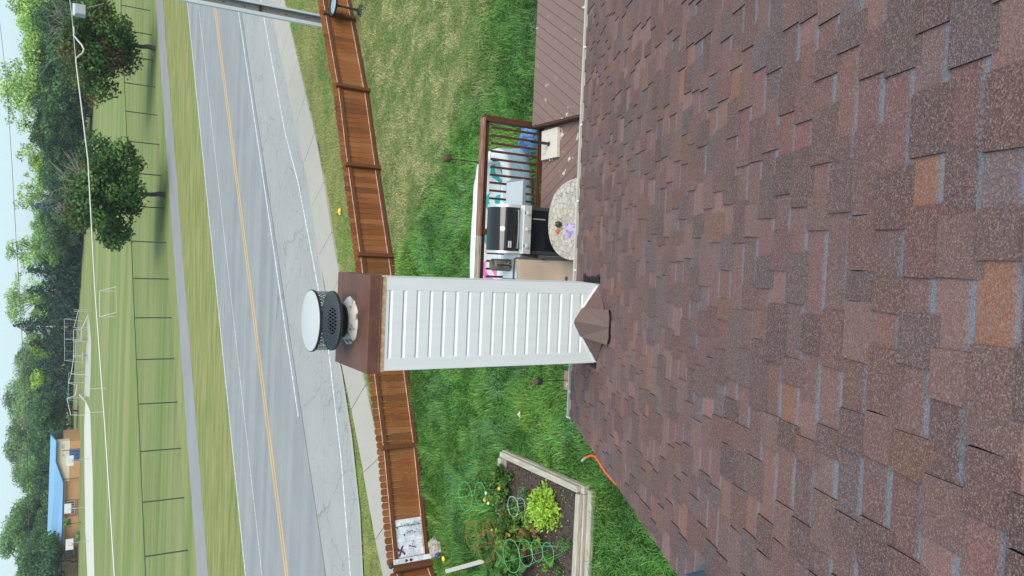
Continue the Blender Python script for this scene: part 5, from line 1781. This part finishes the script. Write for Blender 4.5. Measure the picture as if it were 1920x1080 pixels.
for sgn in (1, -1):
    a = np.stack([xs, 0.014 * xs, np.zeros_like(xs) + 0.03], 1)
    b = np.stack([xs + sgn * 2.1, 0.014 * (xs + sgn * 2.1), np.zeros_like(xs) + 2.16], 1)
    wv = np.array([0.0026, 0, 0])
    q = np.stack([a - wv, a + wv, b + wv, b - wv], 1)
    V.append(q.reshape(-1, 3))
stuff(fast_mesh('wire_mesh', np.concatenate(V), 4, M_LINK, clf, None, QF))

M_WPIPE = plain('white_pipe', (0.52, 0.53, 0.52), 0.5, 0.4)
M_GPIPE = plain('grey_pipe', (0.33, 0.36, 0.39), 0.5, 0.4)
def pipes(name, segs, m, parent, r=0.05):
    r *= 0.72
    for s_ in segs:
        MB().tube(s_, r, 7).build(name, m, parent, True)
# soccer goal
g0, g1 = G(216, 546), G(217, 594)
gl_ = thing('soccer_goal', 'white soccer goal frame standing on the field', 'soccer goal', (g0[0], g0[1], 0))
dv = Vector((g1[0] - g0[0], g1[1] - g0[1], 0))
bkv = Vector((-dv.y, dv.x, 0)).normalized() * -1.1
H_ = 1.65
pipes('post', [[(0, 0, 0), (0, 0, H_)], [dv, dv + Vector((0, 0, H_))]], M_WPIPE, gl_)
pipes('crossbar', [[(0, 0, H_), dv + Vector((0, 0, H_))]], M_WPIPE, gl_)
pipes('back_bar', [[-bkv, dv - bkv]], M_WPIPE, gl_, 0.035)
pipes('stay', [[(0, 0, H_), -bkv], [dv + Vector((0, 0, H_)), dv - bkv]], M_WPIPE, gl_, 0.035)
# playground surface, shown as a pale mulch pad
pad_px = [(166, 588), (171, 640), (170, 700), (168, 745), (158, 742), (160, 690), (163, 640), (164, 600)]
pad = struct(MB().add([(*G2(x, y), 0.004) for x, y in pad_px], [tuple(range(len(pad_px)))]).build('playground_pad', plain('pale_mulch', (0.42, 0.40, 0.36), 0.9, 0.1, var=0.3, scale=0.6)))
ct_px = [(160, 750), (169, 770), (174, 900), (175, 990), (177, 1085), (164, 1085), (160, 990), (158.5, 900), (158, 800)]
court = struct(MB().add([(*G2(x, y), 0.004) for x, y in ct_px], [tuple(range(len(ct_px)))]).build('court', plain('pale_concrete_court', (0.52, 0.51, 0.46), 0.85, 0.2, var=0.06, scale=0.3)))
walk_px = [(148, 742), (158, 752), (160, 752), (149, 738)]
struct(MB().add([(*G2(x, y), 0.006) for x, y in walk_px], [tuple(range(4))]).build('court_path', plain('pale_path', (0.50, 0.48, 0.42), 0.85, 0.2)))
# swing set
a, b = G(154, 598), G(157, 675)
sw = thing('swing_set', 'long white pipe swing set at the back of the playground', 'swing set', (a[0], a[1], 0))
dv = Vector((b[0] - a[0], b[1] - a[1], 0))
side = Vector((0.3, 1.5, 0))
H_ = 3.4
pipes('top_bar', [[(0, 0, H_), dv + Vector((0, 0, H_))]], M_GPIPE, sw, 0.07)
for f in (0, 0.5, 1.0):
    pipes('leg', [[dv * f + Vector((0, 0, H_)), dv * f + side], [dv * f + Vector((0, 0, H_)), dv * f - side]], M_GPIPE, sw, 0.06)
for f in (0.14, 0.34, 0.62, 0.82):
    for e in (-0.25, 0.25):
        pipes('chain', [[dv * f + Vector((e, 0, H_)), dv * f + Vector((e, 0, 0.6))]], M_GPIPE, sw, 0.02)
    MB().box(dv * f + Vector((0, 0, 0.58)), (0.6, 0.25, 0.05)).build('seat', M_BLACK, sw)
# climbing frame with platforms and slide
a = G(165, 640)
cf = thing('climbing_frame', 'grey and white playground climber with platforms and slide', 'playground', (a[0], a[1], 0))
for i, (px, py) in enumerate([(0, 0), (2.2, 0.3), (0.2, 2.0), (2.4, 2.2), (-3.0, 0.5), (-3.0, 2.4), (5.6, 0.8), (5.8, 2.4)]):
    pipes('post', [[(px, py, 0), (px, py, 2.4)]], M_GPIPE, cf, 0.08)
MB().box((1.2, 1.1, 1.1), (2.3, 2.0, 0.12)).build('platform', M_GPIPE, cf)
MB().box((-3.0, 1.4, 0.8), (1.6, 1.9, 0.12)).build('platform', M_GPIPE, cf)
MB().box((3.6, 0.4, 0.62), (3.0, 0.7, 0.06), Matrix.Rotation(0.36, 3, 'Y')).build('slide', M_WPIPE, cf)
pipes('handrail', [[(-3, 0.5, 2.3), (0, 0, 2.3)], [(0, 0, 2.4), (2.2, 0.3, 2.4)], [(2.4, 2.2, 2.3), (5.8, 2.4, 1.6)], [(-3, 2.4, 2.0), (0.2, 2.0, 2.0)]], M_WPIPE, cf, 0.06)
pipes('rung', [[(-3 + 0.6 * k, 0.5 - 0.1 * k, 2.3), (-3 + 0.6 * k, 2.4, 2.0)] for k in range(6)], M_GPIPE, cf, 0.04)
# monkey bars (zigzag frame further left)
a = G(163, 703)
mk = thing('monkey_bars', 'white bent-pipe monkey bars beside the playground climber', 'playground', (a[0], a[1], 0))
pipes('pipe', [[(0, 0, 0), (0.3, 0, 2.6), (-1.4, 0, 3.0)], [(-1.4, 0, 3.0), (-1.9, 0, 1.6), (-3.9, 0, 1.9), (-4.3, 0, 3.2)], [(-4.3, 0, 3.2), (-7.6, 0.5, 2.5), (-7.8, 0.5, 0)], [(3.5, 0, 0), (3.8, 0, 2.2), (0.3, 0, 2.6)]], M_WPIPE, mk, 0.08)
pipes('post', [[(-4.3, 0, 0), (-4.3, 0, 3.2)], [(-1.4, 0, 0), (-1.4, 0, 3.0)]], M_GPIPE, mk, 0.07)
# blue-grey swing frame near the court
a = G(160, 748)
sf = thing('swing_set', 'small blue-grey A-frame swing between monkey bars and court', 'swing set', (a[0], a[1], 0))
M_BPIPE = plain('blue_grey_pipe', (0.16, 0.22, 0.30), 0.5)
pipes('top_bar', [[(0, 0, 2.9), (5.2, 0.5, 2.9)]], M_BPIPE, sf, 0.08)
for x in (0, 5.2):
    pipes('leg', [[(x, 0, 2.9), (x - 0.6, -1.3, 0)], [(x, 0, 2.9), (x + 0.6, 1.6, 0)]], M_BPIPE, sf, 0.07)
pipes('chain', [[(x, 0.2, 2.9), (x, 0.2, 0.7)] for x in (1.2, 1.8, 3.4, 4.0)], M_BPIPE, sf, 0.025)
for x in (1.5, 3.7):
    MB().box((x, 0.2, 0.68), (0.7, 0.3, 0.06)).build('seat', M_BLACK, sf)
# two net posts on the field
for (px, py, lab) in ((197, 728, 'slim pale net post on the field in front of the monkey bars'), (196, 772, 'slim pale net post on the field in front of the court edge')):
    a = G(px, py)
    t = thing('net_post', lab, 'post', (a[0], a[1], 0), 0, 'net posts')
    pipes('pole', [[(0, 0, 0), (0, 0, 2.2)]], M_WPIPE, t, 0.05)
    MB().lathe([(0.16, 0.0), (0.16, 0.03), (0.06, 0.08)], 12).build('base', M_GPIPE, t, True)
    MB().tube([(0, 0, 2.1), (0.1, 0, 2.1)], 0.025, 6).build('hook', M_GPIPE, t)
# basketball hoops
def hoop(label, px, py, h, front=True):
    a = G(px, py)
    t = thing('basketball_hoop', label, 'basketball hoop', (a[0], a[1], 0), 0.15, 'basketball hoops beside the school')
    pipes('pole', [[(0, 0.0, 0), (0, 0.0, h - 1.1), (0, -0.7 if front else 0.7, h - 0.7)]], M_GPIPE, t, 0.07)
    MB().box((0, -0.85 if front else 0.85, h - 0.55), (1.75, 0.08, 1.1)).build('backboard', M_WPIPE, t, bevel=0.01)
    if front:
        fr = MB()
        for c_, d_ in (((0, -0.9, h - 0.42), (0.6, 0.02, 0.05)), ((0, -0.9, h - 0.86), (0.6, 0.02, 0.05)), ((-0.28, -0.9, h - 0.64), (0.05, 0.02, 0.4)), ((0.28, -0.9, h - 0.64), (0.05, 0.02, 0.4))):
            fr.box(c_, d_)
        fr.build('target_square', M_GPIPE, t)
    yy = -1.15 if front else 1.15
    MB().tube([(0.23 * math.cos(k * .5236), yy + 0.23 * math.sin(k * .5236), h - 0.92) for k in range(13)], 0.02, 5).build('rim', plain('rim_orange', (0.4, 0.12, 0.05), 0.6), t)
    return t
hoop('basketball hoop in front of the blue school doors', 167, 860, 3.45)
hoop('basketball hoop with blank white back of board before the school windows', 159.5, 951, 3.3, False)
hoop('basketball hoop beside the dark tree at the school end', 167, 1014, 3.4)

# school
A = G(150.5, 828)
SXR, SY = A[0] + 0.4, 187.0
k = SY / A[1]
SXR = A[0] * k + 0.3
sch = thing('school_building', 'long low school with blue metal roof and tan brick walls', 'building', (SXR - 15, SY, 0))
SO = (SXR - 15, SY, 0)
SLN = 42.0
x1, x0 = SXR, SXR - SLN
tan_m = NM('tan_brick', 0.85, 0.2)
P = tan_m.obj()
M_TAN = tan_m.col(tan_m.mix(tan_m.noise(0.8, 5, P), (0.40, 0.22, 0.105), (0.50, 0.29, 0.145)))
M_RBR = plain('red_brick', (0.27, 0.13, 0.08), 0.85, 0.2, var=0.2, scale=2)
M_CREAM = plain('cream_stucco', (0.60, 0.52, 0.42), 0.8, 0.2, var=0.06)
M_BLUE = plain('blue_metal_roof', (0.17, 0.35, 0.55), 0.45, 0.4, 0.0, var=0.06, scale=0.4)
M_DBLUE = plain('dark_blue_trim', (0.035, 0.10, 0.30), 0.5)
M_GLASS = plain('dark_glass', (0.05, 0.07, 0.10), 0.1, 0.6)
HE, HR = 2.95, 5.05
def sbox(nm, c, d, m, parent=None):
    return MB().box(c, d).build(nm, m, parent or sch, off=SO)
sbox('wall', ((x0 + x1) / 2, SY + 6, HE / 2), (SLN, 12, HE), M_TAN)
sbox('frieze', ((x0 + x1) / 2, SY - 0.06, HE - 0.22), (SLN, 0.1, 0.42), M_CREAM)
# entry end: clipped gable wall
ew = 8.6
xe = x1 - ew
gz = 4.35
g_ = MB()
pf = [(xe - 0.0, 1.9), (x1 + 0.1, 1.9), (x1 + 0.1, gz), (x1 - 1.2, gz + 0.05), (xe + 4.6, gz), (xe - 0.0, HE - 0.05)]
n = len(pf)
g_.add([(p[0], SY - 0.25, p[1]) for p in pf] + [(p[0], SY + 2, p[1]) for p in pf], [tuple(range(n)), tuple(range(2 * n - 1, n - 1, -1))] + [(i, (i + 1) % n, n + (i + 1) % n, n + i) for i in range(n)])
g_.build('gable_wall', M_CREAM, sch, off=SO)
sbox('entry_wall', ((xe + x1) / 2, SY - 0.1, 0.96), (ew, 0.25, 1.92), M_TAN)
# roof
rf = MB()
rf.add([(x0 - 0.5, SY - 0.8, HE + 0.05), (xe, SY - 0.8, HE + 0.05), (xe + 4.6, SY - 0.8, gz + 0.1), (x1 + 0.4, SY - 0.8, gz + 0.1), (x1 + 0.5, SY + 6, HR + 0.4), (x0 - 0.5, SY + 6, HR + 0.75),
        (x1 + 0.5, SY + 12.8, HE), (x0 - 0.5, SY + 12.8, HE)], [(0, 1, 5), (1, 2, 3, 4, 5), (5, 4, 6, 7)])
ro_ = rf.build('roof', M_BLUE, sch, off=SO)
for s_ in (((x0 - 0.5, SY - 0.82, HE), (xe, SY - 0.82, HE)), ((xe, SY - 0.82, HE), (xe + 4.6, SY - 0.82, gz + 0.05)), ((xe + 4.6, SY - 0.82, gz + 0.05), (x1 + 0.4, SY - 0.82, gz + 0.05)), ((x1 + 0.4, SY - 0.82, gz + 0.05), (x1 + 0.52, SY + 6, HR + 0.4))):
    MB().tube(s_, 0.13, 6).build('fascia', M_DBLUE, sch, off=SO)
k = x0
while k < xe:
    kk = MB().tube([(k, SY - 0.78, HE + 0.09), (k, SY + 6, HR + 0.75 - 0.35 * (k - x0) / SLN + 0.03)], 0.03, 4).build('seam', M_BLUE, ro_, off=SO)
    k += 1.4
# doors, windows, louvres, brick panels
dr = sbox('door', (x1 - 3.0, SY - 0.26, 1.0), (2.6, 0.08, 1.95), M_DBLUE)
for i in (-0.8, 0.0, 0.8):
    for j in (0.55, 1.35):
        sbox('pane', (x1 - 3.0 + i, SY - 0.31, j), (0.5, 0.03, 0.5), M_GLASS, dr)
sbox('louvre', (x1 - 1.0, SY - 0.27, 3.2), (0.9, 0.06, 0.5), M_GPIPE)
sbox('louvre', (x1 - 2.9, SY - 0.27, 3.1), (0.5, 0.06, 0.4), M_GPIPE)
for xx in (x1 - 1.9, x1 - 8.1):
    sbox('downpipe', (xx, SY - 0.32, 1.7), (0.14, 0.12, 3.2), plain('downpipe_brown', (0.2, 0.15, 0.13), 0.6))
for xa, wd in ((x1 - 14.6, 3.7), (x1 - 24.4, 2.6)):
    sbox('brick_panel', (xa, SY - 0.05, 1.25), (wd, 0.1, 2.45), M_RBR)
for xa in (x1 - 13.6, x1 - 15.2, x1 - 24.2):
    fr = sbox('window', (xa, SY - 0.12, 1.45), (1.15, 0.08, 1.5), M_WPIPE)
    sbox('pane', (xa - 0.27, SY - 0.17, 1.45), (0.46, 0.03, 1.3), M_GLASS, fr)
    sbox('pane', (xa + 0.27, SY - 0.17, 1.45), (0.46, 0.03, 1.3), M_GLASS, fr)

# ================================================================== TREES
def limb_path(a, b, bend, rng):
    a, b = np.array(a, float), np.array(b, float)
    m = (a + b) / 2 + rng.normal(0, bend, 3) + np.array([0, 0, bend * 0.6])
    return [tuple(a), tuple(a * .55 + m * .45 + 0), tuple(m), tuple(b)]
def tree(name, label, loc, h, w, kind, seed, pal, group=None, trunk=0.25, dens=None, leaf=None, nb=None, tr=0.02, squash=1.0, bare=0, dtop=1.0):
    rng = np.random.default_rng(seed)
    t = thing(name, label, 'tree', loc, 0, group)
    zb = h * trunk
    ch = h - zb
    leaf = leaf or 0.5
    dens = dens or 5.0
    tk = MB()
    blobs = []
    if kind == 'round' or kind == 'airy':
        nb = int((nb or 26) * 1.9)
        fr = 0.115 if kind == 'round' else 0.095
        for i in range(nb):
            d = rng.normal(0, 1, 3)
            d /= np.linalg.norm(d)
            rad = rng.random() ** 0.35 * (0.95 if kind == 'round' else 1.05)
            p = np.array([d[0] * rad * w / 2 * 0.84, d[1] * rad * w / 2 * 0.84, zb + ch * (0.5 + 0.44 * d[2] * rad)])
            wob_ = 1 + 0.22 * math.sin(2 * math.atan2(d[1], d[0]) + seed) + 0.20 * math.sin(3.1 * d[2] + 2 * math.atan2(d[1], d[0]) + seed * 1.7)
            p[:2] *= wob_
            if kind == 'round':
                p[2] = zb + ch * (0.5 + 0.40 * d[2] * rad)
            rb = (w * fr) * rng.uniform(0.6, 1.6)
            blobs.append((tuple(p), (rb, rb, rb * 0.66 * squash)))
        if dtop < 1:
            blobs = [((c[0] * 1.05, c[1], zb + (c[2] - zb) * dtop), r_) for c, r_ in blobs]
        top = (rng.normal(0, 0.05) * w, rng.normal(0, 0.05) * w, zb + ch * 0.72)
        r0_ = h * tr
        tk.tube([(0, 0, -0.05), (0.02 * w * rng.normal(), 0, zb * 0.6), (0, 0.02 * w, zb * 1.1), top], [r0_ * 1.25, r0_, r0_ * .85, r0_ * .25], 8)
        for (c, r_) in blobs[: 22]:
            s_ = rng.uniform(0.15, 0.5)
            st_ = (top[0] * s_, top[1] * s_, zb * 0.9 + (top[2] - zb) * s_)
            tk.tube(limb_path(st_, c, 0.04 * w, rng), [r0_ * .45, r0_ * .3, r0_ * .2, r0_ * .06], 5)
        Pp, Nn, Cc = clumps(blobs, dens, leaf, rng, pal, 0.2, 0.55)
        V = leaf_quads(Pp, Nn, leaf, rng, 1.5)
    else:
        r0_ = h * 0.018
        tk.tube([(0, 0, -0.05), (0, 0, h * 0.5), (0, 0, h * 0.98)], [r0_, r0_ * .6, 0.02], 7)
        Pp, Nn, Cc, Tt = [], [], [], []
        nt = int(h / 0.55)
        for i in range(nt):
            f = i / nt
            z = zb + ch * f
            Lb = w / 2 * (1 - f) ** 0.8 * rng.uniform(0.85, 1.12) + 0.15
            nbr = int(9 + 10 * (1 - f))
            for j in range(nbr):
                q = rng.uniform(0, 6.283)
                lj = Lb * rng.uniform(0.6, 1.15)
                base = np.array(pal[rng.integers(len(pal))]) * rng.uniform(0.75, 1.2)
                m = max(3, int(lj / 0.22))
                for u in np.linspace(0.25, 1.0, m):
                    p = np.array([math.cos(q) * lj * u, math.sin(q) * lj * u, z - 0.30 * lj * u ** 1.6 + rng.normal(0, 0.08)])
                    Pp.append(p + rng.normal(0, 0.09, 3))
                    Nn.append([math.cos(q) * 0.6, math.sin(q) * 0.6, 0.7])
                    Tt.append([math.cos(q), math.sin(q), -0.55])
                    Cc.append(base * rng.uniform(0.8, 1.2))
        Pp, Nn, Cc, Tt = map(np.array, (Pp, Nn, Cc, Tt))
        V = leaf_quads(Pp, Nn, leaf, rng, 1.9, 0.5, Tt)
    if bare:
        for i in range(bare):
            q = rng.uniform(0, 6.283)
            st_ = np.array([rng.normal(0, .06) * w, rng.normal(0, .06) * w, zb + ch * rng.uniform(0.35, 0.6)])
            en = st_ + np.array([math.cos(q) * rng.uniform(.1, .34) * w, math.sin(q) * rng.uniform(.1, .3) * w, ch * rng.uniform(0.20, 0.46)])
            tk.tube(limb_path(st_, en, 0.03 * w, rng), [0.032, 0.026, 0.02, 0.008], 4, mi=1)
            for _ in range(4):
                a_ = st_ + (en - st_) * rng.uniform(.4, .9)
                b_ = a_ + np.array([rng.normal(0, .09) * w, rng.normal(0, .09) * w, rng.uniform(.02, .14) * ch])
                tk.tube([tuple(a_), tuple((a_ + b_) / 2 + rng.normal(0, .03, 3)), tuple(b_)], [0.018, 0.014, 0.006], 3, mi=1)
    tk.build('trunk', [M_BARK, M_TWIG], t, True)
    fast_mesh('crown', V, 4, M_LEAF if h < 9.5 and leaf < 0.3 else M_FLEAF, t, np.clip(Cc, 0, 1), QF)
    return t
# the two street-side trees (nearest)
MAPLE = [(0.049, 0.115, 0.030), (0.068, 0.149, 0.035), (0.038, 0.092, 0.024), (0.088, 0.176, 0.043)]
def px_w(hw, r):
    return 2 * hw * r / FPX * 1.13
p1 = G(309, 366)
t1 = tree('maple_tree', 'round dark green tree with bare grey twigs at its crown, by the path', (p1[0], p1[1], 0), 7.3, 8.0, 'round', 3, MAPLE, 'trees beside the path', 0.085, 20, 0.25, 40, 0.024, 1.1, 26, 0.93)
p2 = G(291, 91)
t2 = tree('maple_tree', 'dark tree with thin brown-leaved side, second along the path', (p2[0], p2[1], 0), 7.8, 7.8, 'round', 9, MAPLE + [(0.10, 0.09, 0.025)], 'trees beside the path', 0.11, 20, 0.25, 40, 0.024, 1.1, 22, 0.93)
# thin brownish leaves on the bare twigs
for (t, sd, off) in ((t1, 5, (-0.4, 0, 5.9)), (t2, 6, (-2.3, 0, 5.2))):
    rng = np.random.default_rng(sd)
    bl = [((off[0] + rng.normal(0, 1.1), off[1] + rng.normal(0, 1.0), off[2] + rng.normal(0, 0.6)), (0.75, 0.75, 0.55)) for _ in range(13)]
    Pp, Nn, Cc = clumps(bl, 12, 0.18, rng, [(0.10, 0.12, 0.035), (0.13, 0.10, 0.04), (0.08, 0.11, 0.03)], 0.3, 0.9)
    fast_mesh('thin_crown', leaf_quads(Pp, Nn, 0.18, rng, 1.5), 4, M_LEAF, t, Cc, QF)

LIGHT = [(0.283, 0.451, 0.125), (0.350, 0.517, 0.151), (0.233, 0.384, 0.108)]
LIME = [(0.286, 0.416, 0.065), (0.338, 0.468, 0.078), (0.234, 0.364, 0.065)]
MID = [(0.144, 0.270, 0.090), (0.180, 0.324, 0.100), (0.118, 0.226, 0.082)]
DARK = [(0.066, 0.141, 0.059), (0.086, 0.174, 0.069), (0.053, 0.116, 0.056)]
SPRUCE = [(0.026, 0.070, 0.050), (0.036, 0.086, 0.062), (0.022, 0.058, 0.044)]
BLUESP = [(0.084, 0.140, 0.154), (0.105, 0.168, 0.182), (0.070, 0.119, 0.133)]
OLIVE = [(0.180, 0.288, 0.118), (0.216, 0.324, 0.144), (0.154, 0.252, 0.108)]
def place(px_top, py, r):
    d = ray(px_top, py)
    hd = math.hypot(d[0], d[1])
    return (float(d[0] / hd * r), float(d[1] / hd * r), 0.0), float(CAMH + d[2] / hd * r)
LB = {
    'light': ('light_tree', 'pale green feathery tree in the row behind the field', 'pale trees behind the field'),
    'airy': ('airy_tree', 'tall airy yellow-green tree showing sky through its crown', 'airy trees in the tree line'),
    'lime': ('lime_tree', 'small bright lime green tree among the dark conifers', 'lime trees in the tree line'),
    'mid': ('green_tree', 'mid green broadleaf tree in the row behind the field', 'mid green trees behind the field'),
    'dark': ('dark_tree', 'dense dark green broadleaf tree in the row behind the field', 'dark trees behind the field'),
    'spruce': ('spruce_tree', 'dark drooping spruce in the row behind the playground', 'spruces behind the playground'),
    'blue': ('blue_spruce', 'blue-grey spruce among the green trees', 'blue spruces'),
    'olive': ('olive_tree', 'hazy olive green tall tree above the school roof', 'trees behind the school'),
}
# (kind, photo y, photo x of top, distance, half width px, trunk fraction)
T = [
    ('light', -25, 5, 172, 60, .08), ('light', 40, 22, 176, 58, .08), ('dark', 20, 55, 165, 60, .04), ('dark', 75, 70, 168, 52, .04), ('light', 95, 30, 172, 50, .08),
    ('light', 140, 36, 174, 48, .08), ('dark', 120, 62, 170, 52, .03), ('mid', 175, 62, 176, 40, .05), ('airy', 165, -8, 178, 58, .32), ('dark', 235, 28, 178, 46, .03), ('dark', 205, 60, 172, 46, .03), ('dark', 262, 62, 180, 38, .03),
    ('airy', 285, 28, 196, 34, .2), ('lime', 305, 50, 192, 26, .1), ('mid', 330, 58, 190, 34, .05), ('dark', 300, 80, 184, 40, .03), ('airy', 362, 18, 205, 36, .2), ('blue', 385, 54, 183, 24, .02), ('dark', 350, 78, 188, 40, .03),
    ('mid', 420, 46, 200, 36, .05), ('dark', 415, 72, 195, 40, .03), ('airy', 470, 12, 214, 40, .18), ('mid', 462, 52, 206, 34, .04), ('spruce', 450, 84, 202, 30, .01), ('spruce', 505, 48, 206, 40, .01), ('spruce', 488, 80, 208, 28, .01),
    ('spruce', 545, 46, 214, 38, .01), ('airy', 560, -4, 240, 38, .2), ('lime', 585, 40, 246, 18, .1), ('spruce', 530, 76, 215, 30, .01), ('spruce', 610, 22, 232, 42, .01), ('spruce', 575, 62, 220, 36, .01), ('spruce', 645, 52, 238, 36, .01),
    ('lime', 652, 44, 254, 16, .1), ('olive', 672, 14, 262, 40, .12), ('spruce', 690, 58, 242, 36, .01), ('lime', 708, 46, 256, 22, .12), ('spruce', 730, 66, 244, 38, .01), ('dark', 768, 50, 250, 44, .03), ('olive', 765, -2, 268, 52, .15), ('dark', 805, 46, 236, 40, .03),
    ('olive', 830, 0, 262, 46, .14), ('olive', 872, 14, 250, 46, .1), ('dark', 850, 52, 232, 40, .03), ('mid', 905, 28, 240, 44, .05), ('dark', 900, 62, 226, 42, .03), ('olive', 945, 34, 240, 40, .06), ('dark', 955, 66, 226, 40, .03), ('mid', 985, 4, 232, 46, .06), ('dark', 1000, 48, 222, 40, .03),
    ('mid', 1020, -10, 236, 46, .06), ('mid', 1100, 20, 226, 60, .06),
]
MARKS = [(60, 'beside the splice case end of the tree line'), (150, 'behind the brown-sided path tree'), (215, 'by the tall bare-trunked tree'), (290, 'between the two path trees'),
         (345, 'at the right edge of the round path tree'), (395, 'behind the bare twigs of the round path tree'), (455, 'at the far edge of the round path tree'), (520, 'between the path tree and the soccer goal'),
         (598, 'behind the soccer goal'), (660, 'behind the swing set'), (740, 'behind the monkey bars'), (815, 'beside the lone bare-trunked tree'), (880, 'behind the school entry gable'), (960, 'behind the school roof'), (2000, 'behind the round shade tree')]
SHORT = {'light': 'pale green feathery tree', 'airy': 'airy yellow-green tree with sky showing through', 'lime': 'bright lime green tree', 'mid': 'mid green broadleaf tree', 'dark': 'dense dark broadleaf tree',
         'spruce': 'dark drooping spruce', 'blue': 'blue-grey spruce', 'olive': 'hazy olive green tree'}
def mark(py):
    return next(m for lim, m in MARKS if py < lim).replace('at the right edge of', 'close beside')
from collections import defaultdict
_by = defaultdict(list)
for i, q in enumerate(T):
    _by[(q[0], mark(q[1]))].append((place(q[2], q[1], q[3])[1], i))
TLAB = {}
for (kd, mk_), lst in _by.items():
    lst.sort()
    for j, (h_, i) in enumerate(lst):
        size = '' if len(lst) == 1 else (('shorter ', 'taller ') if len(lst) == 2 else ('lowest ', 'middle-sized ', 'tallest '))[min(j, 2)]
        TLAB[i] = size + SHORT[kd] + ' ' + mk_
for i, (kind, py, px, r, hw, trk) in enumerate(T):
    loc, h = place(px, py, r)
    h = max(h, 4.0)
    wdt = px_w(hw, r)
    nm, lab, grp = LB[kind]
    lab = TLAB[i]
    if kind in ('spruce', 'blue'):
        tree(nm, lab, loc, h, wdt * 0.98, 'con', 100 + i, SPRUCE if kind == 'spruce' else BLUESP, grp, trk, leaf=0.62)
    elif kind == 'airy':
        tree(nm, lab, loc, h, wdt, 'airy', 100 + i, LIGHT, grp, trk, dens=4.2, leaf=0.42, nb=34, tr=0.018)
    else:
        pal = {'light': LIGHT, 'lime': LIME, 'mid': MID, 'dark': DARK, 'olive': OLIVE}[kind]
        tree(nm, lab, loc, h, wdt, 'round', 100 + i, pal, grp, trk, dens=7.5, leaf=0.46, nb=34)
# dark tree in front of the school end, small tree and shrubs by the school
q = G(146, 1072)
loc, h = place(34, 1066, math.hypot(q[0], q[1]))
tree('shade_tree', 'dark round tree standing in front of the school end', loc, h, px_w(50, 185), 'round', 77, DARK, None, 0.14, 8, 0.46, 34)
q = G(152.5, 984)
loc, h = place(113, 984, math.hypot(q[0], q[1]))
tree('young_tree', 'slim young tree planted in front of the school roof', loc, h, 2.6, 'round', 78, MID, None, 0.32, 12, 0.34, 16, 0.016)
q = G(150, 770)
tree('lone_tree', 'dark tree on a bare trunk at the corner of the court path', place(72, 775, 205)[0], place(60, 775, 205)[1], px_w(36, 205), 'round', 79, DARK, None, 0.30, 7.5, 0.46, 30)
for (px, py) in ((150, 1003), (150.5, 1012)):
    q = G(px, py)
    s_ = thing('shrub', 'low clipped shrub by the school wall', 'shrub', (q[0], q[1], 0), 0, 'shrubs by the school wall')
    rng = np.random.default_rng(int(px * 10))
    Pp, Nn, Cc = clumps([((0, 0, .5), (.8, .6, .5)), ((.5, 0, .45), (.6, .5, .45))], 16, 0.3, rng, MID, .2, .4)
    fast_mesh('foliage', leaf_quads(Pp, Nn, 0.3, rng), 4, M_FLEAF, s_, Cc, QF)
    MB().tube([(0, 0, 0), (0.1, 0, 0.5)], 0.05, 5).build('stem', M_BARK, s_)

rngu = np.random.default_rng(55)
BUSHL = ['low dark bush in the undergrowth ' + ('behind the brown-sided path tree' if i < 6 else 'between the two path trees' if i < 9 else 'behind the round path tree') for i in range(13)]
for i in range(13):
    py = -20 + i * 29
    loc, h = place(118 + rngu.uniform(-8, 10), py, 168 + 0.03 * py + rngu.uniform(0, 3))
    t = thing('bush', BUSHL[i], 'bush', loc, 0, 'bushes at the foot of the trees')
    rng = np.random.default_rng(900 + i)
    w_ = rng.uniform(4.0, 6.0)
    bl = [((rng.normal(0, w_ * .3), rng.normal(0, .8), rng.uniform(.25, .75) * h), (w_ * .22, w_ * .2, h * .3)) for _ in range(9)]
    Pp, Nn, Cc = clumps(bl, 8, 0.4, rng, DARK, .2, .5)
    Pp[:, 2] = np.abs(Pp[:, 2])
    fast_mesh('foliage', leaf_quads(Pp, Nn, 0.42, rng), 4, M_FLEAF, t, Cc, QF)
    MB().tube([(0, 0, 0), (0.2, 0, h * .5)], 0.08, 5).build('stem', M_BARK, t)

# thin summer haze over the far field and trees
hz = NM('haze_air')
hz.t.nodes.remove(hz.b)
pv = hz.n('ShaderNodeVolumePrincipled')
pv.inputs['Color'].default_value = (0.86, 0.93, 1.0, 1)
pv.inputs['Density'].default_value = 0.0003
pv.inputs['Anisotropy'].default_value = 0.2
hz.t.links.new(pv.outputs[0], hz.out.inputs['Volume'])
hb = MB().box((0, 1350, 11.5), (3640, 3340, 25.0)).build('haze', hz.m)
stuff(hb, 'thin pale summer haze over the field')
